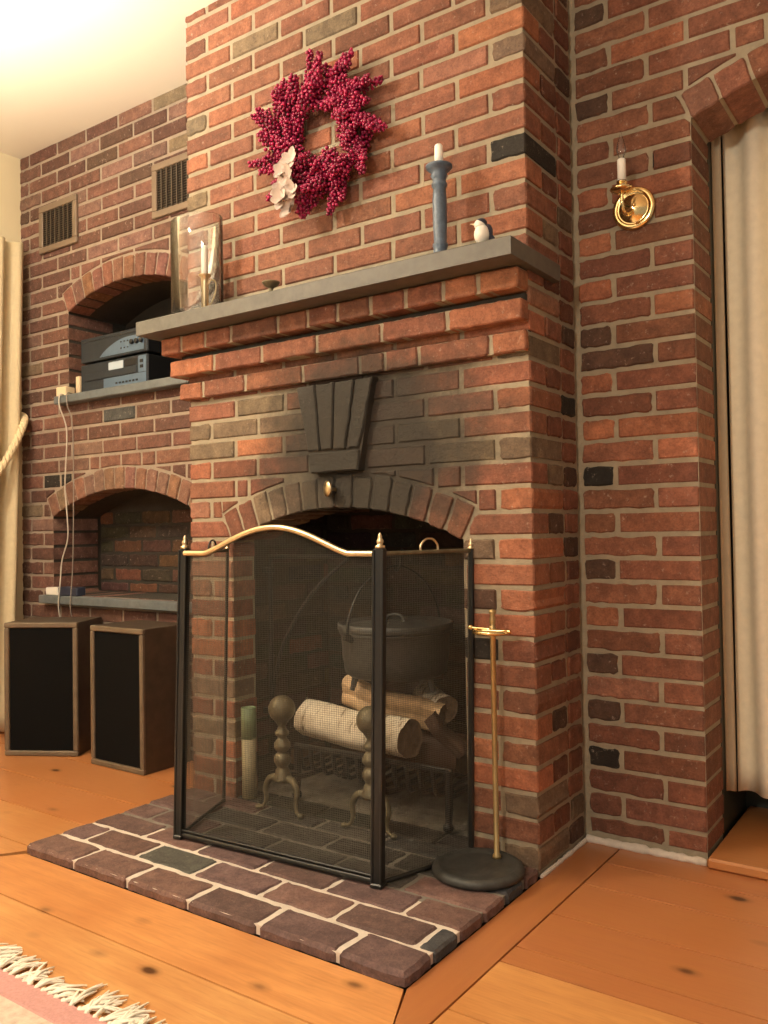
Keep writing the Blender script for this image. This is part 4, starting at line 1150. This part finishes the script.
def log(label, p, q, r, split=False, seed=1, bark=None):
    random.seed(seed)
    p, q = Vector(p), Vector(q); ax = (q - p); ln = ax.length; ctr = (p + q) / 2
    t = thing('log', label, 'log', tuple(ctr)); d = ax.normalized(); u_, w_ = frame_of(d)
    seg = 26; nr = 10; mb = MB(); vs = []; fs = []
    prof = [1 + .05 * math.sin(3 * a_ + seed) + .03 * math.sin(7 * a_ + 2 * seed) for a_ in [2 * PI * k / seg for k in range(seg)]]
    if split: prof = [pr * (.62 + .38 * abs(math.cos(1.5 * (2 * PI * k / seg) + seed))) for k, pr in enumerate(prof)]
    for i in range(nr + 1):
        c = p + ax * (i / nr) + u_ * (.006 * math.sin(i * .9 + seed)) + w_ * (.005 * math.cos(i * .7))
        for k in range(seg):
            a_ = 2 * PI * k / seg; rr = r * prof[k] * (1 + rnd(-.02, .02)) * (1.03 - .05 * i / nr)
            vs.append(c + (u_ * math.cos(a_) + w_ * math.sin(a_)) * rr)
    for i in range(nr):
        for k in range(seg):
            k2 = (k + 1) % seg; fs.append((i * seg + k, (i + 1) * seg + k, (i + 1) * seg + k2, i * seg + k2))
    mb.add(vs, fs, 0, smooth=not split); obj('bark', mb, bark or (M['split_wood'] if split else M['birch']), t)
    for base, c, sg in ((0, p, -1), (nr * seg, q, 1)):
        mb = MB()
        rim = vs[base:base + seg]; cc = sum(rim, Vector()) / seg
        inner = [v.lerp(cc, .12) - d * sg * .004 for v in rim]; mid = [v.lerp(cc, .55) - d * sg * rnd(.002, .006) for v in rim]
        pts = list(rim) + inner + mid + [cc - d * sg * .003]; F = []
        for k in range(seg):
            k2 = (k + 1) % seg
            for a0 in (0, seg): F.append((a0 + k, a0 + k2, a0 + seg + k2, a0 + seg + k))
            F.append((2 * seg + k, 2 * seg + k2, 3 * seg))
        mb.add(pts, F, 0); obj('cut_end', mb, M['endgrain'], t)
    return t
log('white birch log lying across the front of the grate', (-.925, .172, .276), (-.478, .112, .272), .060, seed=2)
log('pale split log resting on top of the front birch log', (-.800, .225, .378), (-.430, .250, .318), .052, True, 5)
log('short birch log standing out at the right rear of the grate', (-.56, .345, .36), (-.430, .250, .345), .043, seed=7)
log('dark bark log half hidden low behind the front birch log', (-.87, .285, .205), (-.375, .275, .200), .062, seed=9, bark=M['twig'])
log('thin dark split log wedged at the right end of the grate', (-.45, .185, .335), (-.352, .225, .225), .026, True, 12, bark=M['twig'])

# ================================================================== POT AND CRANE
px, py, pzb, pzr = -.606, .235, .447, .590
t = thing('dutch_oven', 'large black cast iron pot with lid hanging over the logs', 'pot', (px, py, pzb))
mb = MB(); lathe(mb, [(.0001, .0), (.150, .0), (.166, .012), (.173, .06), (.177, .125), (.183, .138), (.186, .143), (.178, .143), (.170, .12), (.0001, .02)], (px, py, pzb), 48)
obj('kettle', mb, M['cast_iron'], t)
for k in range(3):
    a_ = -2.2 + k * 2 * PI / 3; mb = MB(); tube(mb, [(px + .135 * math.cos(a_), py + .135 * math.sin(a_), pzb + .01), (px + .15 * math.cos(a_), py + .15 * math.sin(a_), pzb - .042)], [.012, .008], 8); obj('foot', mb, M['cast_iron'], t)
mb = MB(); lathe(mb, [(.0001, .144), (.184, .1435), (.188, .150), (.188, .170), (.183, .172), (.179, .160), (.150, .163), (.06, .172), (.0001, .174)], (px, py, pzb), 48)
lid = obj('lid', mb, M['cast_iron'], t)
mb = MB(); tube(mb, spline([(px - .035, py, pzb + .171), (px - .026, py, pzb + .188), (px, py, pzb + .194), (px + .026, py, pzb + .188), (px + .035, py, pzb + .171)], 6), .006, 8); obj('lid_handle', mb, M['cast_iron'], lid)
ez = pzb + .135; apex = Vector((px + .012, py, .800)); bd = Vector((.30, .954, 0))
def bp(f, z): return Vector((px, py, 0)) + bd * f + Vector((0, 0, z))
mb = MB(); tube(mb, spline([bp(-.192, ez), bp(-.182, ez + .07), bp(-.12, ez + .165), apex, bp(.125, ez + .165), bp(.184, ez + .07), bp(.192, ez)], 10), .0042, 8)
for s_ in (-1, 1): tube(mb, [bp(s_ * .176, ez - .004), bp(s_ * .204, ez)], [.016, .010], 8)
obj('bail_handle', mb, M['black_iron'], t)
cxp, cyp = -1.112, .190
t = thing('fireplace_crane', 'black iron swinging crane arm with curved brace inside the firebox', 'crane', (cxp, cyp, .3))
mb = MB(); tube(mb, [(cxp, cyp, .24), (cxp, cyp, .835)], .008, 10); obj('upright', mb, M['black_iron'], t)
mb = MB(); tube(mb, spline([(cxp, cyp, .828), (-.9, .20, .830), (-.62, py, .832), (-.585, py, .838), (-.570, py, .852)], 8), .0075, 10); obj('arm', mb, M['black_iron'], t)
mb = MB(); tube(mb, spline([(cxp + .004, cyp, .300), (cxp + .018, cyp, .40), (-1.050, .195, .535), (-.930, .200, .700), (-.770, .208, .826)], 10), .0065, 10); obj('brace', mb, M['black_iron'], t)
for z in (.28, .78):
    mb = MB(); box(mb, FBL, cxp + .012, cyp - .012, cyp + .012, z - .010, z + .010, .002); obj('pintle', mb, M['black_iron'], t)
mb = MB(); tube(mb, spline([(apex.x, py, .842), (apex.x + .012, py, .838), (apex.x + .014, py, .826), (apex.x + .012, py, .805), (apex.x, py, .784), (apex.x - .012, py, .792), (apex.x - .010, py, .804)], 6), .0045, 8); obj('pot_hook', mb, M['black_iron'], t)

# match tube
w = unp(245, 799, 2, HT); tx, ty = w.x, w.y + .022
t = thing('match_tube', 'tall slim tube with pale green top standing by the left firebox jamb', 'tube', (tx, ty, HT))
mb = MB(); lathe(mb, [(.0245, .0005), (.0245, .200)], (tx, ty, HT), 28); obj('body', mb, M['straw_tin'], t)
mb = MB(); lathe(mb, [(.0256, .198), (.0256, .300), (.0236, .301), (.0236, .293), (.0001, .292)], (tx, ty, HT), 28); obj('cap', mb, M['green_tin'], t)['label'] = 'pale green cap'

# ================================================================== RUG
t = thing('rug', 'pale rug with pink border and white fringe on the floor in the near left corner', 'rug', (-1.0, -1.6, 0))
ry1 = -1.050; X0, X1 = -2.3, -.02
mb = MB(); box(mb, X0 + .06, X1 - .06, -2.6, ry1 - .058, .0005, .0085, .002); obj('field', mb, M['rug_pale'], t)
mb = MB()
box(mb, X0, X1, ry1 - .058, ry1, .0005, .009, .003); box(mb, X0, X0 + .06, -2.6, ry1 - .058, .0005, .009, .003); box(mb, X1 - .06, X1, -2.6, ry1 - .058, .0005, .009, .003)
obj('border', mb, M['rug_pink'], t)
mb = MB(); random.seed(3); x = X0 + .01
while x < X1:
    ln = rnd(.045, .10); ang = rnd(-.7, .7); base = Vector((x, ry1 - .006, .007))
    for k in range(7):
        a_ = ang + rnd(-.35, .35); l2 = ln * rnd(.65, 1.1); e = base + Vector((math.sin(a_) * l2, math.cos(a_) * l2, -.0035)); md = base.lerp(e, .5) + Vector((rnd(-.006, .006), 0, rnd(.003, .009)))
        tube(mb, spline([base, md, e], 3), [.0034, .0034, .003, .003, .0028, .0024, .0016], 5)
    ball(mb, base + Vector((0, .004, .001)), .0055, hi=False)
    x += rnd(.018, .027)
obj('fringe', mb, M['fringe'], t)['label'] = 'knotted ivory tassel fringe'

# repeats of one kind share a group
GROUPS = {'log': 'logs on the fire grate', 'loudspeaker': 'pair of speakers under the niches', 'andiron': 'pair of andirons', 'air_vent': 'air vents in the left brick wall',
          'cable': 'cables hanging past the lower niche', 'cream_box': 'cream blocks beside the stereo', 'stone_shelf': 'stone shelves of the niches', 'curtain': 'cream curtains'}
for o in list(COL.objects):
    k = o.name.split('.')[0]
    if o.parent is None and k in GROUPS: o['group'] = GROUPS[k]

# ================================================================== LIGHT
def area(name, loc, target, size, power, col):
    l = bpy.data.lights.new(name, 'AREA'); l.shape = 'DISK'; l.size = size; l.energy = power; l.color = col
    o = bpy.data.objects.new(name, l); COL.objects.link(o); o.location = loc
    o.rotation_euler = (Vector(target) - Vector(loc)).to_track_quat('-Z', 'Y').to_euler(); return o
def point(name, loc, r, power, col):
    l = bpy.data.lights.new(name, 'POINT'); l.shadow_soft_size = r; l.energy = power; l.color = col
    o = bpy.data.objects.new(name, l); COL.objects.link(o); o.location = loc; return o
WARM = (1.0, .88, .70)
point('ceiling_lamp', (-1.7, -1.7, 2.5), .075, 56, WARM)
point('room_lamp', (.22, -3.2, 2.0), .12, 72, WARM)
sp_ = bpy.data.lights.new('torchiere', 'SPOT'); sp_.energy = 190; sp_.color = WARM; sp_.spot_size = 2.5; sp_.spot_blend = .8; sp_.shadow_soft_size = .12
so = bpy.data.objects.new('torchiere', sp_); COL.objects.link(so); so.location = (-1.6, -1.35, 1.70); so.rotation_euler = (PI, 0, 0)
W = bpy.data.worlds.new('world'); S.world = W; W.use_nodes = True
bg = W.node_tree.nodes['Background']; bg.inputs[0].default_value = (1.0, .87, .70, 1); bg.inputs[1].default_value = .23
S.view_settings.view_transform = 'Standard'; S.view_settings.look = 'None'; S.view_settings.gamma = 1; S.view_settings.use_curve_mapping = False
S.view_settings.exposure = .75
S.cycles.max_bounces = 8; S.cycles.transparent_max_bounces = 16; S.cycles.caustics_reflective = False; S.cycles.caustics_refractive = False
S.cycles.sample_clamp_indirect = 4
